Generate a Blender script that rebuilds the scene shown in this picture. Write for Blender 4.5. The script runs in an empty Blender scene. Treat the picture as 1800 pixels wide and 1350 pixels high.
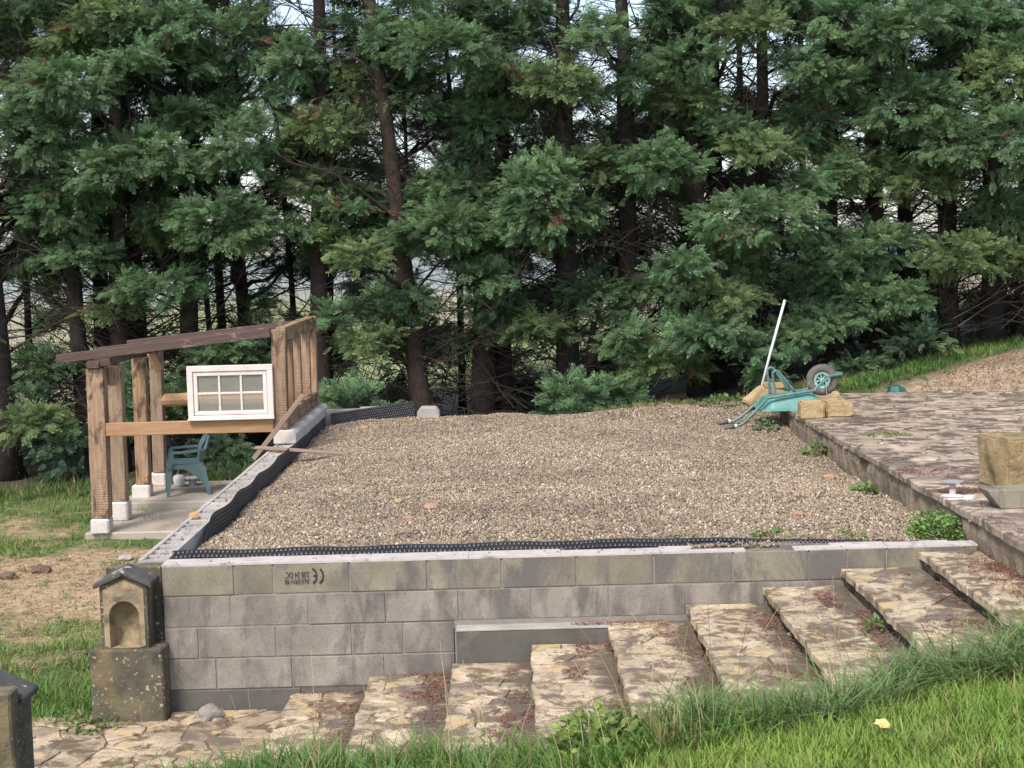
import bpy, bmesh, math, random
import numpy as np
from mathutils import Vector, Matrix, Euler, noise as mnoise

scene = bpy.context.scene
COL = scene.collection
R = random.Random(7)
G = np.random.default_rng(11)
rad = math.radians

# ------------------------------------------------------------------ camera, sky, sun, exposure
cam_d = bpy.data.cameras.new('camera')
cam = bpy.data.objects.new('camera', cam_d)
COL.objects.link(cam)
cam_d.sensor_width = 36.0
cam_d.lens = 53.6
cam_d.clip_start = 0.1
cam_d.clip_end = 6000
PITCH, ROLL = math.atan(237 / 2680), 0.026
fw = Vector((0, math.cos(PITCH), -math.sin(PITCH)))
up = Vector((0, math.sin(PITCH), math.cos(PITCH)))
rt = Vector((1, 0, 0))
cr, cu = rt * math.cos(ROLL) - up * math.sin(ROLL), rt * math.sin(ROLL) + up * math.cos(ROLL)
mw = Matrix((cr, cu, -fw)).transposed().to_4x4()
mw.translation = (0, 0, 3.12)
cam.matrix_world = mw
scene.camera = cam

SUN_EL, SUN_AZ = 52.0, 205.0          # degrees; azimuth clockwise from +Y
world = bpy.data.worlds.new('World')
scene.world = world
world.use_nodes = True
wn, wl = world.node_tree.nodes, world.node_tree.links
wn.clear()
w_out = wn.new('ShaderNodeOutputWorld')
w_bg = wn.new('ShaderNodeBackground')
w_hs = wn.new('ShaderNodeHueSaturation')
w_sky = wn.new('ShaderNodeTexSky')
w_sky.sky_type = 'NISHITA'
w_sky.sun_disc = False
w_sky.sun_elevation = rad(SUN_EL)
w_sky.sun_rotation = rad(SUN_AZ)
w_sky.air_density = 1.0
w_sky.dust_density = 1.2
w_sky.ozone_density = 1.0
w_hs.inputs['Saturation'].default_value = 0.75
w_bg.inputs['Strength'].default_value = 0.14
wl.new(w_sky.outputs[0], w_hs.inputs['Color'])
wl.new(w_hs.outputs[0], w_bg.inputs['Color'])
wl.new(w_bg.outputs[0], w_out.inputs['Surface'])

sun_d = bpy.data.lights.new('sun', 'SUN')
sun_d.energy = 2.4
sun_d.angle = rad(19)
sun_d.color = (1.0, 0.92, 0.82)
sun = bpy.data.objects.new('sun', sun_d)
COL.objects.link(sun)
_el, _az = rad(SUN_EL), rad(SUN_AZ)
_to = Vector((math.sin(_az) * math.cos(_el), math.cos(_az) * math.cos(_el), math.sin(_el)))
sun.rotation_euler = _to.to_track_quat('Z', 'Y').to_euler()
sun.location = (0, 0, 30)

scene.view_settings.view_transform = 'Standard'
scene.view_settings.look = 'None'
scene.view_settings.gamma = 1.0
scene.view_settings.use_curve_mapping = False
scene.view_settings.exposure = 0.75
scene.cycles.max_bounces = 6
scene.cycles.diffuse_bounces = 3
scene.cycles.glossy_bounces = 2
scene.cycles.transparent_max_bounces = 8
scene.cycles.use_denoising = True

# ------------------------------------------------------------------ helpers: objects
WM = {}


def tag(o, label=None, cat=None, group=None, kind=None):
    if label: o['label'] = label
    if cat: o['category'] = cat
    if group: o['group'] = group
    if kind: o['kind'] = kind
    return o


def link(o, parent=None, M=None):
    M = M or Matrix.Identity(4)
    COL.objects.link(o)
    if parent is not None:
        o.parent = parent
        o.matrix_parent_inverse = WM[parent.name].inverted()
    o.matrix_basis = M
    WM[o.name] = M.copy()
    return o


def empty(name, loc, label, cat, group=None):
    o = bpy.data.objects.new(name, None)
    o.empty_display_size = 0.2
    link(o, None, Matrix.Translation(Vector(loc)))
    return tag(o, label, cat, group)


def mesh_obj(name, verts, faces, mat, parent=None, origin=None, M=None, smooth=False):
    """verts in world space; origin moves the object's origin; or M given with verts local to it."""
    me = bpy.data.meshes.new(name)
    if M is None:
        if origin is None:
            vs = np.array(verts, float)
            origin = (vs[:, 0].mean(), vs[:, 1].mean(), vs[:, 2].min())
        ox, oy, oz = origin
        verts = [(v[0] - ox, v[1] - oy, v[2] - oz) for v in verts]
        M = Matrix.Translation(Vector(origin))
    me.from_pydata([tuple(v) for v in verts], [], faces)
    me.update()
    if smooth:
        me.polygons.foreach_set('use_smooth', [True] * len(me.polygons))
    if mat: me.materials.append(mat)
    o = bpy.data.objects.new(name, me)
    return link(o, parent, M)


def big_mesh(name, V, quads, mat, cols=None, parent=None, origin=(0, 0, 0), smooth=False, tris=False):
    """fast numpy mesh: V (n,3) world, quads (m,k); cols (n,3) per-vertex colour."""
    V = np.asarray(V, np.float32) - np.array(origin, np.float32)
    F = np.asarray(quads, np.int32)
    k = F.shape[1]
    me = bpy.data.meshes.new(name)
    me.vertices.add(len(V)); me.vertices.foreach_set('co', V.ravel())
    me.loops.add(F.size); me.loops.foreach_set('vertex_index', F.ravel())
    me.polygons.add(len(F))
    me.polygons.foreach_set('loop_start', np.arange(0, F.size, k, dtype=np.int32))
    me.polygons.foreach_set('loop_total', np.full(len(F), k, np.int32))
    if smooth: me.polygons.foreach_set('use_smooth', np.ones(len(F), bool))
    me.update(calc_edges=True)
    if cols is not None:
        a = me.attributes.new('col', 'FLOAT_COLOR', 'POINT')
        c4 = np.ones((len(V), 4), np.float32); c4[:, :3] = cols
        a.data.foreach_set('color', c4.ravel())
    me.materials.append(mat)
    o = bpy.data.objects.new(name, me)
    return link(o, parent, Matrix.Translation(Vector(origin)))


class MB:
    def __init__(s): s.v, s.f = [], []

    def add(s, vs, fs):
        n = len(s.v); s.v += [tuple(v) for v in vs]; s.f += [tuple(i + n for i in f) for f in fs]; return s

    def box(s, x0, x1, y0, y1, z0, z1):
        return s.add([(x0, y0, z0), (x1, y0, z0), (x1, y1, z0), (x0, y1, z0), (x0, y0, z1), (x1, y0, z1), (x1, y1, z1), (x0, y1, z1)],
                     [(3, 2, 1, 0), (4, 5, 6, 7), (0, 1, 5, 4), (1, 2, 6, 5), (2, 3, 7, 6), (3, 0, 4, 7)])

    def prism(s, poly, y0, y1):
        """poly of (x,z), extruded along y."""
        n = len(poly)
        a = [(p[0], y0, p[1]) for p in poly] + [(p[0], y1, p[1]) for p in poly]
        return s.add(a, [tuple(range(n)), tuple(range(2 * n - 1, n - 1, -1))] + [(i + n, (i + 1) % n + n, (i + 1) % n, i) for i in range(n)])

    def tube(s, pts, r, n=8, closed=False):
        pts = [Vector(p) for p in pts]
        rs = r if isinstance(r, (list, tuple)) else [r] * len(pts)
        m = len(pts)
        base = len(s.v)
        prev = None
        for i, p in enumerate(pts):
            a = pts[max(i - 1, 0)] if not closed else pts[(i - 1) % m]
            b = pts[min(i + 1, m - 1)] if not closed else pts[(i + 1) % m]
            t = (b - a).normalized()
            if prev is None:
                q = Vector((0, 0, 1)) if abs(t.z) < 0.9 else Vector((1, 0, 0))
                u = t.cross(q).normalized()
            else:
                u = (prev - t * prev.dot(t)).normalized()
            prev = u
            w = t.cross(u)
            for k in range(n):
                an = 2 * math.pi * k / n
                s.v.append(tuple(p + (u * math.cos(an) + w * math.sin(an)) * rs[i]))
        for i in range(m if closed else m - 1):
            for k in range(n):
                j = (i + 1) % m
                s.f.append((base + i * n + k, base + i * n + (k + 1) % n, base + j * n + (k + 1) % n, base + j * n + k))
        if not closed:
            s.f.append(tuple(base + k for k in range(n))[::-1])
            s.f.append(tuple(base + (m - 1) * n + k for k in range(n)))
        return s

    def lathe(s, prof, n=24, c=(0, 0, 0), axis='z'):
        """profile of (r, h)."""
        b = len(s.v)
        for r_, h in prof:
            for k in range(n):
                a = 2 * math.pi * k / n
                x, y = r_ * math.cos(a), r_ * math.sin(a)
                p = (x, y, h) if axis == 'z' else (x, h, y)
                s.v.append((p[0] + c[0], p[1] + c[1], p[2] + c[2]))
        for i in range(len(prof) - 1):
            for k in range(n):
                s.f.append((b + i * n + k, b + i * n + (k + 1) % n, b + (i + 1) * n + (k + 1) % n, b + (i + 1) * n + k))
        s.f.append(tuple(b + k for k in range(n))[::-1])
        s.f.append(tuple(b + (len(prof) - 1) * n + k for k in range(n)))
        return s

    def build(s, name, mat, parent=None, origin=None, smooth=False, bevel=0.0, rough=0.0, cuts=0, seed=0, rs=4.0):
        o = mesh_obj(name, s.v, s.f, mat, parent, origin, smooth=smooth)
        if bevel or cuts:
            bm = bmesh.new(); bm.from_mesh(o.data)
            if bevel:
                bmesh.ops.bevel(bm, geom=bm.edges[:], offset=bevel, segments=1, affect='EDGES', clamp_overlap=True)
            if cuts:
                bmesh.ops.subdivide_edges(bm, edges=bm.edges[:], cuts=cuts, use_grid_fill=True)
            if rough:
                for v in bm.verts:
                    q = v.co * rs + Vector((seed * 7.1, seed * 3.3, 0))
                    v.co += mnoise.noise_vector(q) * rough + mnoise.noise_vector(q * 3.1) * rough * 0.45
            bmesh.ops.recalc_face_normals(bm, faces=bm.faces[:])
            bm.to_mesh(o.data); bm.free()
        return o


def fix_normals(o):
    bm = bmesh.new(); bm.from_mesh(o.data)
    bmesh.ops.recalc_face_normals(bm, faces=bm.faces[:])
    bm.to_mesh(o.data); bm.free()


# ------------------------------------------------------------------ helpers: materials
def new_mat(name):
    m = bpy.data.materials.new(name); m.use_nodes = True
    nt = m.node_tree
    return m, nt.nodes, nt.links, nt.nodes['Principled BSDF']


def mixc(N, L, fac, a, b, mode='MIX'):
    x = N.new('ShaderNodeMix'); x.data_type = 'RGBA'; x.blend_type = mode
    for sock, v in ((x.inputs['Factor'], fac), (x.inputs[6], a), (x.inputs[7], b)):
        if isinstance(v, (int, float)): sock.default_value = v
        elif isinstance(v, tuple): sock.default_value = (*v, 1)
        else: L.new(v, sock)
    return x.outputs[2]


def ramp(N, L, fac, stops):
    r = N.new('ShaderNodeValToRGB')
    e = r.color_ramp.elements
    while len(e) < len(stops): e.new(0.5)
    for el, (p, c) in zip(e, stops):
        el.position = p; el.color = (*c, 1) if isinstance(c, tuple) else (c, c, c, 1)
    L.new(fac, r.inputs[0])
    return r.outputs[0]


def noise_tex(N, L, vec, scale, detail=6, rough=0.6, dist=0.0):
    t = N.new('ShaderNodeTexNoise')
    t.inputs['Scale'].default_value = scale; t.inputs['Detail'].default_value = detail
    t.inputs['Roughness'].default_value = rough; t.inputs['Distortion'].default_value = dist
    if vec is not None: L.new(vec, t.inputs['Vector'])
    return t.outputs['Fac']


def pos_vec(N, L, stretch=(1, 1, 1), obj=False):
    if obj:
        v = N.new('ShaderNodeTexCoord').outputs['Object']
    else:
        v = N.new('ShaderNodeNewGeometry').outputs['Position']
    if stretch != (1, 1, 1):
        m = N.new('ShaderNodeMapping'); m.inputs['Scale'].default_value = stretch
        L.new(v, m.inputs['Vector']); v = m.outputs[0]
    return v


def bump(N, L, P, h, strength, dist=0.01):
    b = N.new('ShaderNodeBump'); b.inputs['Strength'].default_value = strength; b.inputs['Distance'].default_value = dist
    L.new(h, b.inputs['Height']); L.new(b.outputs[0], P.inputs['Normal'])


def ramp_range(N, L, x, a, b):
    q = N.new('ShaderNodeMapRange'); q.interpolation_type = 'SMOOTHSTEP'; q.inputs[1].default_value = a; q.inputs[2].default_value = b
    L.new(x, q.inputs[0]); return q.outputs[0]


def obj_rand(N):
    return N.new('ShaderNodeObjectInfo').outputs['Random']


def stone_mat(name, c_lo, c_hi, spots=None, scale=6, rough=0.85, bmp=0.5, bscale=40, dark=None, dscale=2.0, dthr=(0.5, 0.62), rnd=0.0,
              wet_rough=None, pits=0.0, pit_scale=90, extra=None, obj=False, bdist=0.01, stretch=None, perobj=False, tread_damp=None):
    """mottled mineral surface: two tones, optional shaped dark stains, optional lichen specks, optional pits."""
    m, N, L, P = new_mat(name)
    v = pos_vec(N, L, obj=obj)
    vw = v
    if perobj:   # every stone its own piece of rock
        ad = N.new('ShaderNodeVectorMath'); ad.operation = 'MULTIPLY_ADD'
        L.new(obj_rand(N), ad.inputs[0]); ad.inputs[1].default_value = (37, 53, 19); L.new(v, ad.inputs[2]); v = ad.outputs[0]
    n1 = noise_tex(N, L, v, scale, 8, 0.65)
    c = ramp(N, L, n1, [(0.3, c_lo), (0.7, c_hi)])
    if rnd:
        r = ramp(N, L, obj_rand(N), [(0.0, 1 - rnd), (1.0, 1 + rnd * 0.6)])
        c = mixc(N, L, 1.0, c, r, 'MULTIPLY')
    rr = None
    if dark is not None:
        d = noise_tex(N, L, pos_vec(N, L, stretch, obj) if stretch else vw, dscale, 9, 0.66, 0.5)
        f = ramp(N, L, d, [(dthr[0], 0.0), (dthr[1], 1.0)])
        c = mixc(N, L, f, c, dark)
        rr = f
    if spots is not None:
        col, sc, thr = spots
        s = noise_tex(N, L, v, sc, 3, 0.5)
        f2 = ramp(N, L, s, [(thr, 0.0), (thr + 0.05, 1.0)])
        c = mixc(N, L, f2, c, col)
    if extra is not None:
        col, sc, lo, hi = extra
        s = noise_tex(N, L, v, sc, 5, 0.6)
        f3 = ramp(N, L, s, [(lo, 0.0), (hi, 1.0)])
        c = mixc(N, L, f3, c, col)
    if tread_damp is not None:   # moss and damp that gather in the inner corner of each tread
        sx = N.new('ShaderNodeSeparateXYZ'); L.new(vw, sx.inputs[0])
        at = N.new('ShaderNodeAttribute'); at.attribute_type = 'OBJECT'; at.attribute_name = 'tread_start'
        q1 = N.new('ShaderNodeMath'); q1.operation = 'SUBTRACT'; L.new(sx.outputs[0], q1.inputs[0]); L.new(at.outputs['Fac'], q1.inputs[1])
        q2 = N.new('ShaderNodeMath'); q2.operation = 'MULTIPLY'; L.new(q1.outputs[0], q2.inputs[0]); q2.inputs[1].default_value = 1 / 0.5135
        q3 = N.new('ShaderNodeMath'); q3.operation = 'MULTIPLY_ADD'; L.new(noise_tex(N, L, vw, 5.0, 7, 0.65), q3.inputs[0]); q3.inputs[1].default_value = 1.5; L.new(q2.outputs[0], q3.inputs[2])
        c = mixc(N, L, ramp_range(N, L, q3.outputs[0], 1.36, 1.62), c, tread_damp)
    h = noise_tex(N, L, v, bscale, 6, 0.7)
    if pits:
        vo = N.new('ShaderNodeTexVoronoi'); vo.inputs['Scale'].default_value = pit_scale
        L.new(v, vo.inputs['Vector'])
        pf = ramp(N, L, vo.outputs['Distance'], [(0.12, 0.35), (0.3, 1.0)])
        c = mixc(N, L, pits, c, mixc(N, L, 1.0, c, pf, 'MULTIPLY'))
    L.new(c, P.inputs['Base Color'])
    P.inputs['Roughness'].default_value = rough
    if wet_rough is not None and rr is not None:
        q = N.new('ShaderNodeMapRange'); q.inputs[3].default_value = rough; q.inputs[4].default_value = wet_rough
        L.new(rr, q.inputs[0]); L.new(q.outputs[0], P.inputs['Roughness'])
    bump(N, L, P, h, bmp, bdist)
    return m


def wood_mat(name, c_lo, c_hi, stain, stain_thr=0.55, saw=0.0, rough=0.8):
    m, N, L, P = new_mat(name)
    v = pos_vec(N, L, (14, 14, 1.2), obj=True)
    n1 = noise_tex(N, L, v, 2.2, 8, 0.65, 0.6)
    c = ramp(N, L, n1, [(0.28, c_lo), (0.72, c_hi)])
    r = ramp(N, L, obj_rand(N), [(0, 0.8), (1, 1.12)])
    c = mixc(N, L, 1.0, c, r, 'MULTIPLY')
    v2 = pos_vec(N, L, (3, 3, 1.0), obj=True)
    st = noise_tex(N, L, v2, 2.4, 7, 0.7, 0.8)
    f = ramp(N, L, st, [(stain_thr, 0.0), (stain_thr + 0.1, 1.0)])
    c = mixc(N, L, f, c, stain)
    if saw:
        v3 = pos_vec(N, L, (0.25, 0.25, 1), obj=True)
        wv = N.new('ShaderNodeTexWave'); wv.bands_direction = 'Z'
        wv.inputs['Scale'].default_value = 12.0; wv.inputs['Distortion'].default_value = 5.0; wv.inputs['Detail'].default_value = 4; wv.inputs['Detail Scale'].default_value = 3.0
        L.new(v3, wv.inputs['Vector'])
        gate = ramp(N, L, noise_tex(N, L, v2, 1.1, 3, 0.5), [(0.38, 0.0), (0.55, saw)])
        wf = ramp(N, L, wv.outputs['Fac'], [(0.3, 0.42), (0.62, 1.0)])
        c = mixc(N, L, gate, c, mixc(N, L, 1.0, c, wf, 'MULTIPLY'))
    L.new(c, P.inputs['Base Color'])
    P.inputs['Roughness'].default_value = rough
    bump(N, L, P, n1, 0.5, 0.006)
    return m


def plain_mat(name, c, rough=0.5, var=0.12, scale=8, metal=0.0, bmp=0.0, dirt=None, dthr=0.6, spec=None):
    m, N, L, P = new_mat(name)
    v = pos_vec(N, L)
    n = noise_tex(N, L, v, scale, 5, 0.6)
    lo = tuple(x * (1 - var) for x in c); hi = tuple(min(1, x * (1 + var)) for x in c)
    cc = ramp(N, L, n, [(0.3, lo), (0.7, hi)])
    if dirt is not None:
        d = ramp(N, L, noise_tex(N, L, v, scale * 0.8, 8, 0.7, 0.5), [(dthr - 0.08, 0.0), (dthr + 0.12, 1.0)])
        cc = mixc(N, L, d, cc, dirt)
    L.new(cc, P.inputs['Base Color'])
    P.inputs['Roughness'].default_value = rough; P.inputs['Metallic'].default_value = metal
    if spec is not None: P.inputs['Specular IOR Level'].default_value = spec
    if bmp: bump(N, L, P, noise_tex(N, L, v, scale * 8, 5, 0.6), bmp, 0.004)
    return m


def attr_mat(name, rough=0.8, instancer=False, var=0.3, vscale=20, bmp=0.0, bscale=60, sub=0.0, spec=0.5, tip=False):
    """colour comes from the 'col' attribute: the surface's own albedo, piece by piece."""
    m, N, L, P = new_mat(name)
    a = N.new('ShaderNodeAttribute'); a.attribute_name = 'col'
    if instancer: a.attribute_type = 'INSTANCER'
    c = a.outputs['Color']
    if tip:   # younger leaf tips are paler than the base of a spray
        t_ = N.new('ShaderNodeAttribute'); t_.attribute_name = 'tip'
        c = mixc(N, L, 1.0, c, t_.outputs['Color'], 'MULTIPLY')
    if var:
        r = ramp(N, L, noise_tex(N, L, pos_vec(N, L), vscale, 6, 0.65), [(0.3, 1 - var), (0.7, 1 + var)])
        c = mixc(N, L, 1.0, c, r, 'MULTIPLY')
    L.new(c, P.inputs['Base Color'])
    P.inputs['Roughness'].default_value = rough
    P.inputs['Specular IOR Level'].default_value = spec
    if sub:
        tr = N.new('ShaderNodeBsdfTranslucent'); L.new(c, tr.inputs['Color'])
        mx = N.new('ShaderNodeMixShader'); mx.inputs[0].default_value = sub
        L.new(P.outputs[0], mx.inputs[1]); L.new(tr.outputs[0], mx.inputs[2])
        L.new(mx.outputs[0], N['Material Output'].inputs['Surface'])
    if bmp: bump(N, L, P, noise_tex(N, L, pos_vec(N, L), bscale, 6, 0.7), bmp, 0.02)
    return m


MT = {}
MT['ground'] = attr_mat('soil_and_turf', 0.95, var=0.42, vscale=11, bmp=0.6, bscale=22)
MT['foliage'] = attr_mat('cypress_foliage', 0.62, instancer=True, var=0.25, vscale=6, sub=0.25, spec=0.35, tip=True)
MT['grass'] = attr_mat('grass_blades', 0.55, instancer=True, var=0.15, vscale=3, sub=0.25, spec=0.35)
MT['pebble'] = attr_mat('pebbles', 0.75, instancer=True, var=0.15, vscale=60)
MT['litter'] = attr_mat('leaf_litter', 0.8, var=0.25, vscale=40)
MT['leaf'] = attr_mat('plant_leaves', 0.5, var=0.2, vscale=30, sub=0.2)
MT['bark'] = stone_mat('cypress_bark', (0.014, 0.011, 0.010), (0.05, 0.036, 0.029), scale=9, bscale=18, bmp=0.9, rough=0.95, bdist=0.03)
MT['bark_warm'] = stone_mat('warm_cypress_bark', (0.024, 0.017, 0.013), (0.075, 0.05, 0.037), scale=9, bscale=18, bmp=0.9, rough=0.95, bdist=0.03)
MT['twig'] = plain_mat('dead_twigs', (0.05, 0.036, 0.03), 0.95, 0.5, 3)
MT['gravel_bed'] = stone_mat('gravel_bed', (0.10, 0.085, 0.07), (0.3, 0.25, 0.2), scale=45, bscale=60, bmp=0.8)
MT['block'] = stone_mat('concrete_block', (0.2, 0.176, 0.15), (0.385, 0.338, 0.285), scale=3.4, dark=(0.155, 0.138, 0.122), dscale=3.6, dthr=(0.46, 0.6), stretch=(1.3, 1, 0.5),
                        rnd=0.1, bscale=120, bmp=0.5, pits=0.75, pit_scale=70, rough=0.9, wet_rough=0.6)
MT['block_olive'] = stone_mat('damp_concrete_block', (0.185, 0.165, 0.12), (0.34, 0.3, 0.225), scale=3.4, dark=(0.15, 0.135, 0.12), dscale=3.2, dthr=(0.48, 0.6), stretch=(1.3, 1, 0.6),
                              rnd=0.14, bscale=120, bmp=0.5, pits=0.75, pit_scale=75, rough=0.9, wet_rough=0.65)
MT['block_pale'] = stone_mat('pale_concrete_block', (0.36, 0.325, 0.295), (0.52, 0.475, 0.44), scale=5, dark=(0.22, 0.19, 0.17), dscale=3.5, dthr=(0.56, 0.72), rnd=0.14,
                             bscale=110, bmp=0.4, pits=0.4, rough=0.9)
MT['mortar'] = stone_mat('mortar', (0.2, 0.178, 0.155), (0.33, 0.29, 0.25), scale=7, bscale=90, bmp=0.5, rough=0.95)
MT['mortar_pale'] = stone_mat('pale_mortar', (0.46, 0.41, 0.38), (0.62, 0.56, 0.53), scale=9, dark=(0.27, 0.235, 0.205), dscale=6, dthr=(0.55, 0.68), bscale=90, bmp=0.5)
MT['footing'] = stone_mat('wet_concrete_footing', (0.085, 0.08, 0.068), (0.14, 0.13, 0.112), scale=5, bscale=80, bmp=0.3, rough=0.7, dark=(0.2, 0.185, 0.165), dscale=2.5, dthr=(0.55, 0.75))
MT['ledge_top'] = stone_mat('pale_ledge_concrete', (0.3, 0.28, 0.24), (0.45, 0.42, 0.37), scale=6, bscale=80, bmp=0.3)
MT['platform'] = stone_mat('concrete_platform', (0.36, 0.31, 0.25), (0.5, 0.44, 0.37), scale=2.2, dark=(0.3, 0.24, 0.175), dscale=1.6, dthr=(0.5, 0.7), bscale=70, bmp=0.25, rough=0.6, wet_rough=0.35)
MT['white_block'] = stone_mat('white_precast_concrete', (0.56, 0.5, 0.46), (0.72, 0.66, 0.62), scale=7, dark=(0.42, 0.29, 0.21), dscale=4.0, dthr=(0.56, 0.74), bscale=120, bmp=0.25, pits=0.3, pit_scale=80)
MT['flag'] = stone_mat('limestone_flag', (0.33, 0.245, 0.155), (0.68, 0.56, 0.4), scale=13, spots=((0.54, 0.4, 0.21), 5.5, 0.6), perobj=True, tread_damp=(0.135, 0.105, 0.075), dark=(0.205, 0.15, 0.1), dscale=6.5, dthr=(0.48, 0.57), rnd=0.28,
                       extra=((0.18, 0.14, 0.118), 2.0, 0.56, 0.64), bscale=35, bmp=0.6, rough=0.7, wet_rough=0.3)
MT['flag_path'] = stone_mat('path_flag', (0.3, 0.22, 0.14), (0.56, 0.45, 0.32), scale=13, spots=((0.54, 0.4, 0.21), 5.5, 0.6), perobj=True, dark=(0.175, 0.125, 0.08), dscale=6.5, dthr=(0.48, 0.57), rnd=0.28,
                       extra=((0.18, 0.14, 0.118), 2.0, 0.56, 0.64), bscale=35, bmp=0.6, rough=0.7, wet_rough=0.3)
MT['flag_grey'] = stone_mat('worn_terrace_flag', (0.28, 0.215, 0.155), (0.6, 0.49, 0.375), scale=13, perobj=True, dark=(0.165, 0.125, 0.1), dscale=5.0, dthr=(0.46, 0.56), rnd=0.25,
                            extra=((0.22, 0.15, 0.115), 1.6, 0.58, 0.7), bscale=35, bmp=0.6, rough=0.7, wet_rough=0.35)
MT['joint'] = stone_mat('dark_wet_joint', (0.13, 0.097, 0.068), (0.26, 0.2, 0.145), scale=9, bscale=60, bmp=0.8, rough=0.55, dark=(0.11, 0.085, 0.062), dscale=3.0, dthr=(0.5, 0.7))
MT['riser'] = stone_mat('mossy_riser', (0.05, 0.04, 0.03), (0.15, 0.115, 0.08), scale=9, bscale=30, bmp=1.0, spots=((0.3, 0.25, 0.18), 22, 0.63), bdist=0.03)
MT['terrace_edge'] = stone_mat('terrace_edge_concrete', (0.19, 0.14, 0.095), (0.36, 0.285, 0.205), scale=5, dark=(0.10, 0.08, 0.06), dscale=2.6, dthr=(0.52, 0.64), bscale=30, bmp=0.9, bdist=0.03)
MT['old_stone'] = stone_mat('dark_weathered_stone', (0.062, 0.054, 0.04), (0.155, 0.132, 0.088), scale=6, dark=(0.045, 0.043, 0.034), dscale=3.2, dthr=(0.52, 0.68),
                            spots=((0.4, 0.35, 0.25), 38, 0.62), extra=((0.22, 0.165, 0.085), 3.6, 0.5, 0.68), bscale=40, bmp=0.8)
MT['niche_stone'] = stone_mat('pale_niche_stone', (0.27, 0.205, 0.125), (0.44, 0.335, 0.205), scale=6, dark=(0.12, 0.1, 0.07), dscale=6.0, dthr=(0.5, 0.66), bscale=40, bmp=0.4)
MT['roof_stone'] = stone_mat('slate_grey_capstone', (0.05, 0.048, 0.046), (0.115, 0.108, 0.1), scale=7, spots=((0.5, 0.48, 0.43), 14, 0.62), bscale=40, bmp=0.7)
MT['sandstone'] = stone_mat('rough_yellow_sandstone', (0.34, 0.24, 0.115), (0.56, 0.42, 0.23), scale=4, dark=(0.19, 0.12, 0.06), dscale=3.4, dthr=(0.56, 0.72), bscale=28, bmp=0.9, pits=0.5, pit_scale=45, bdist=0.02)
MT['sandstone_moss'] = stone_mat('mossy_sandstone', (0.28, 0.2, 0.1), (0.5, 0.37, 0.2), scale=4, dark=(0.1, 0.085, 0.045), dscale=2.6, dthr=(0.48, 0.62), bscale=26, bmp=1.0, pits=0.6, pit_scale=40, bdist=0.02)
MT['wood'] = wood_mat('sawn_timber', (0.2, 0.112, 0.062), (0.46, 0.3, 0.185), (0.07, 0.042, 0.03), 0.5)
MT['wood_saw'] = wood_mat('saw_marked_timber', (0.22, 0.132, 0.08), (0.49, 0.34, 0.225), (0.075, 0.045, 0.033), 0.51, saw=0.75)
MT['wood_grey'] = wood_mat('weathered_timber', (0.24, 0.155, 0.1), (0.47, 0.345, 0.24), (0.1, 0.065, 0.048), 0.53, saw=0.35)
MT['wood_dark'] = wood_mat('wet_dark_timber', (0.055, 0.034, 0.03), (0.12, 0.074, 0.06), (0.33, 0.215, 0.16), 0.54)
MT['wood_fresh'] = wood_mat('orange_timber', (0.34, 0.185, 0.09), (0.52, 0.32, 0.175), (0.19, 0.085, 0.045), 0.6)
MT['wood_plank'] = wood_mat('grey_brown_plank', (0.2, 0.145, 0.11), (0.34, 0.25, 0.195), (0.13, 0.09, 0.07), 0.62)
MT['paint'] = plain_mat('white_window_paint', (0.69, 0.62, 0.585), 0.55, 0.08, 6, dirt=(0.5, 0.38, 0.3), dthr=0.68)
MT['membrane'] = plain_mat('black_dimpled_plastic', (0.034, 0.035, 0.045), 0.34, 0.25, 10, dirt=(0.16, 0.14, 0.12), dthr=0.72)
MT['glint_tip'] = plain_mat('painted_dimple_glint', (0.2, 0.19, 0.18), 0.6, 0.4, 12)  # specular glint on the dimple tips, put into the colour as lighter grey
MT['chair'] = plain_mat('dusty_teal_plastic', (0.085, 0.145, 0.158), 0.5, 0.15, 6, dirt=(0.11, 0.15, 0.16), dthr=0.58)
MT['barrow'] = plain_mat('turquoise_paint', (0.115, 0.3, 0.275), 0.3, 0.12, 8, dirt=(0.2, 0.19, 0.15), dthr=0.6)
MT['tube'] = plain_mat('chalky_green_tube', (0.09, 0.2, 0.18), 0.42, 0.2, 12, dirt=(0.25, 0.27, 0.24), dthr=0.55)
MT['galv'] = plain_mat('galvanised_steel', (0.42, 0.44, 0.43), 0.4, 0.15, 20, metal=0.6)
MT['rubber'] = plain_mat('dusty_tyre_rubber', (0.12, 0.105, 0.098), 0.8, 0.3, 12, bmp=0.2, dirt=(0.25, 0.2, 0.165), dthr=0.58)
MT['rim'] = plain_mat('pale_green_rim', (0.3, 0.48, 0.4), 0.5, 0.1, 12)
MT['grip'] = plain_mat('black_grip', (0.1, 0.085, 0.09), 0.6, 0.2, 20)
MT['white'] = plain_mat('white_plastic', (0.72, 0.71, 0.7), 0.4, 0.06, 12)
MT['greyp'] = plain_mat('grey_plastic', (0.36, 0.36, 0.36), 0.5, 0.1, 20)
MT['pink'] = plain_mat('pink_paper', (0.72, 0.46, 0.46), 0.7, 0.1, 20)
MT['brick'] = stone_mat('broken_brick', (0.33, 0.175, 0.11), (0.46, 0.29, 0.19), scale=20, bscale=60, bmp=0.6)
MT['earth'] = stone_mat('clod_earth', (0.09, 0.065, 0.042), (0.24, 0.17, 0.105), scale=18, bscale=40, bmp=1.0, bdist=0.02)
MT['ink'] = plain_mat('faded_black_ink', (0.035, 0.033, 0.032), 0.8, 0.4, 60)
MT['tarp'] = plain_mat('dark_teal_tarp', (0.02, 0.09, 0.085), 0.45, 0.3, 10)
MT['field'] = attr_mat('far_field', 0.95, var=0.2, vscale=0.03)
m, N_, L_, P_ = new_mat('window_glass')
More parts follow.
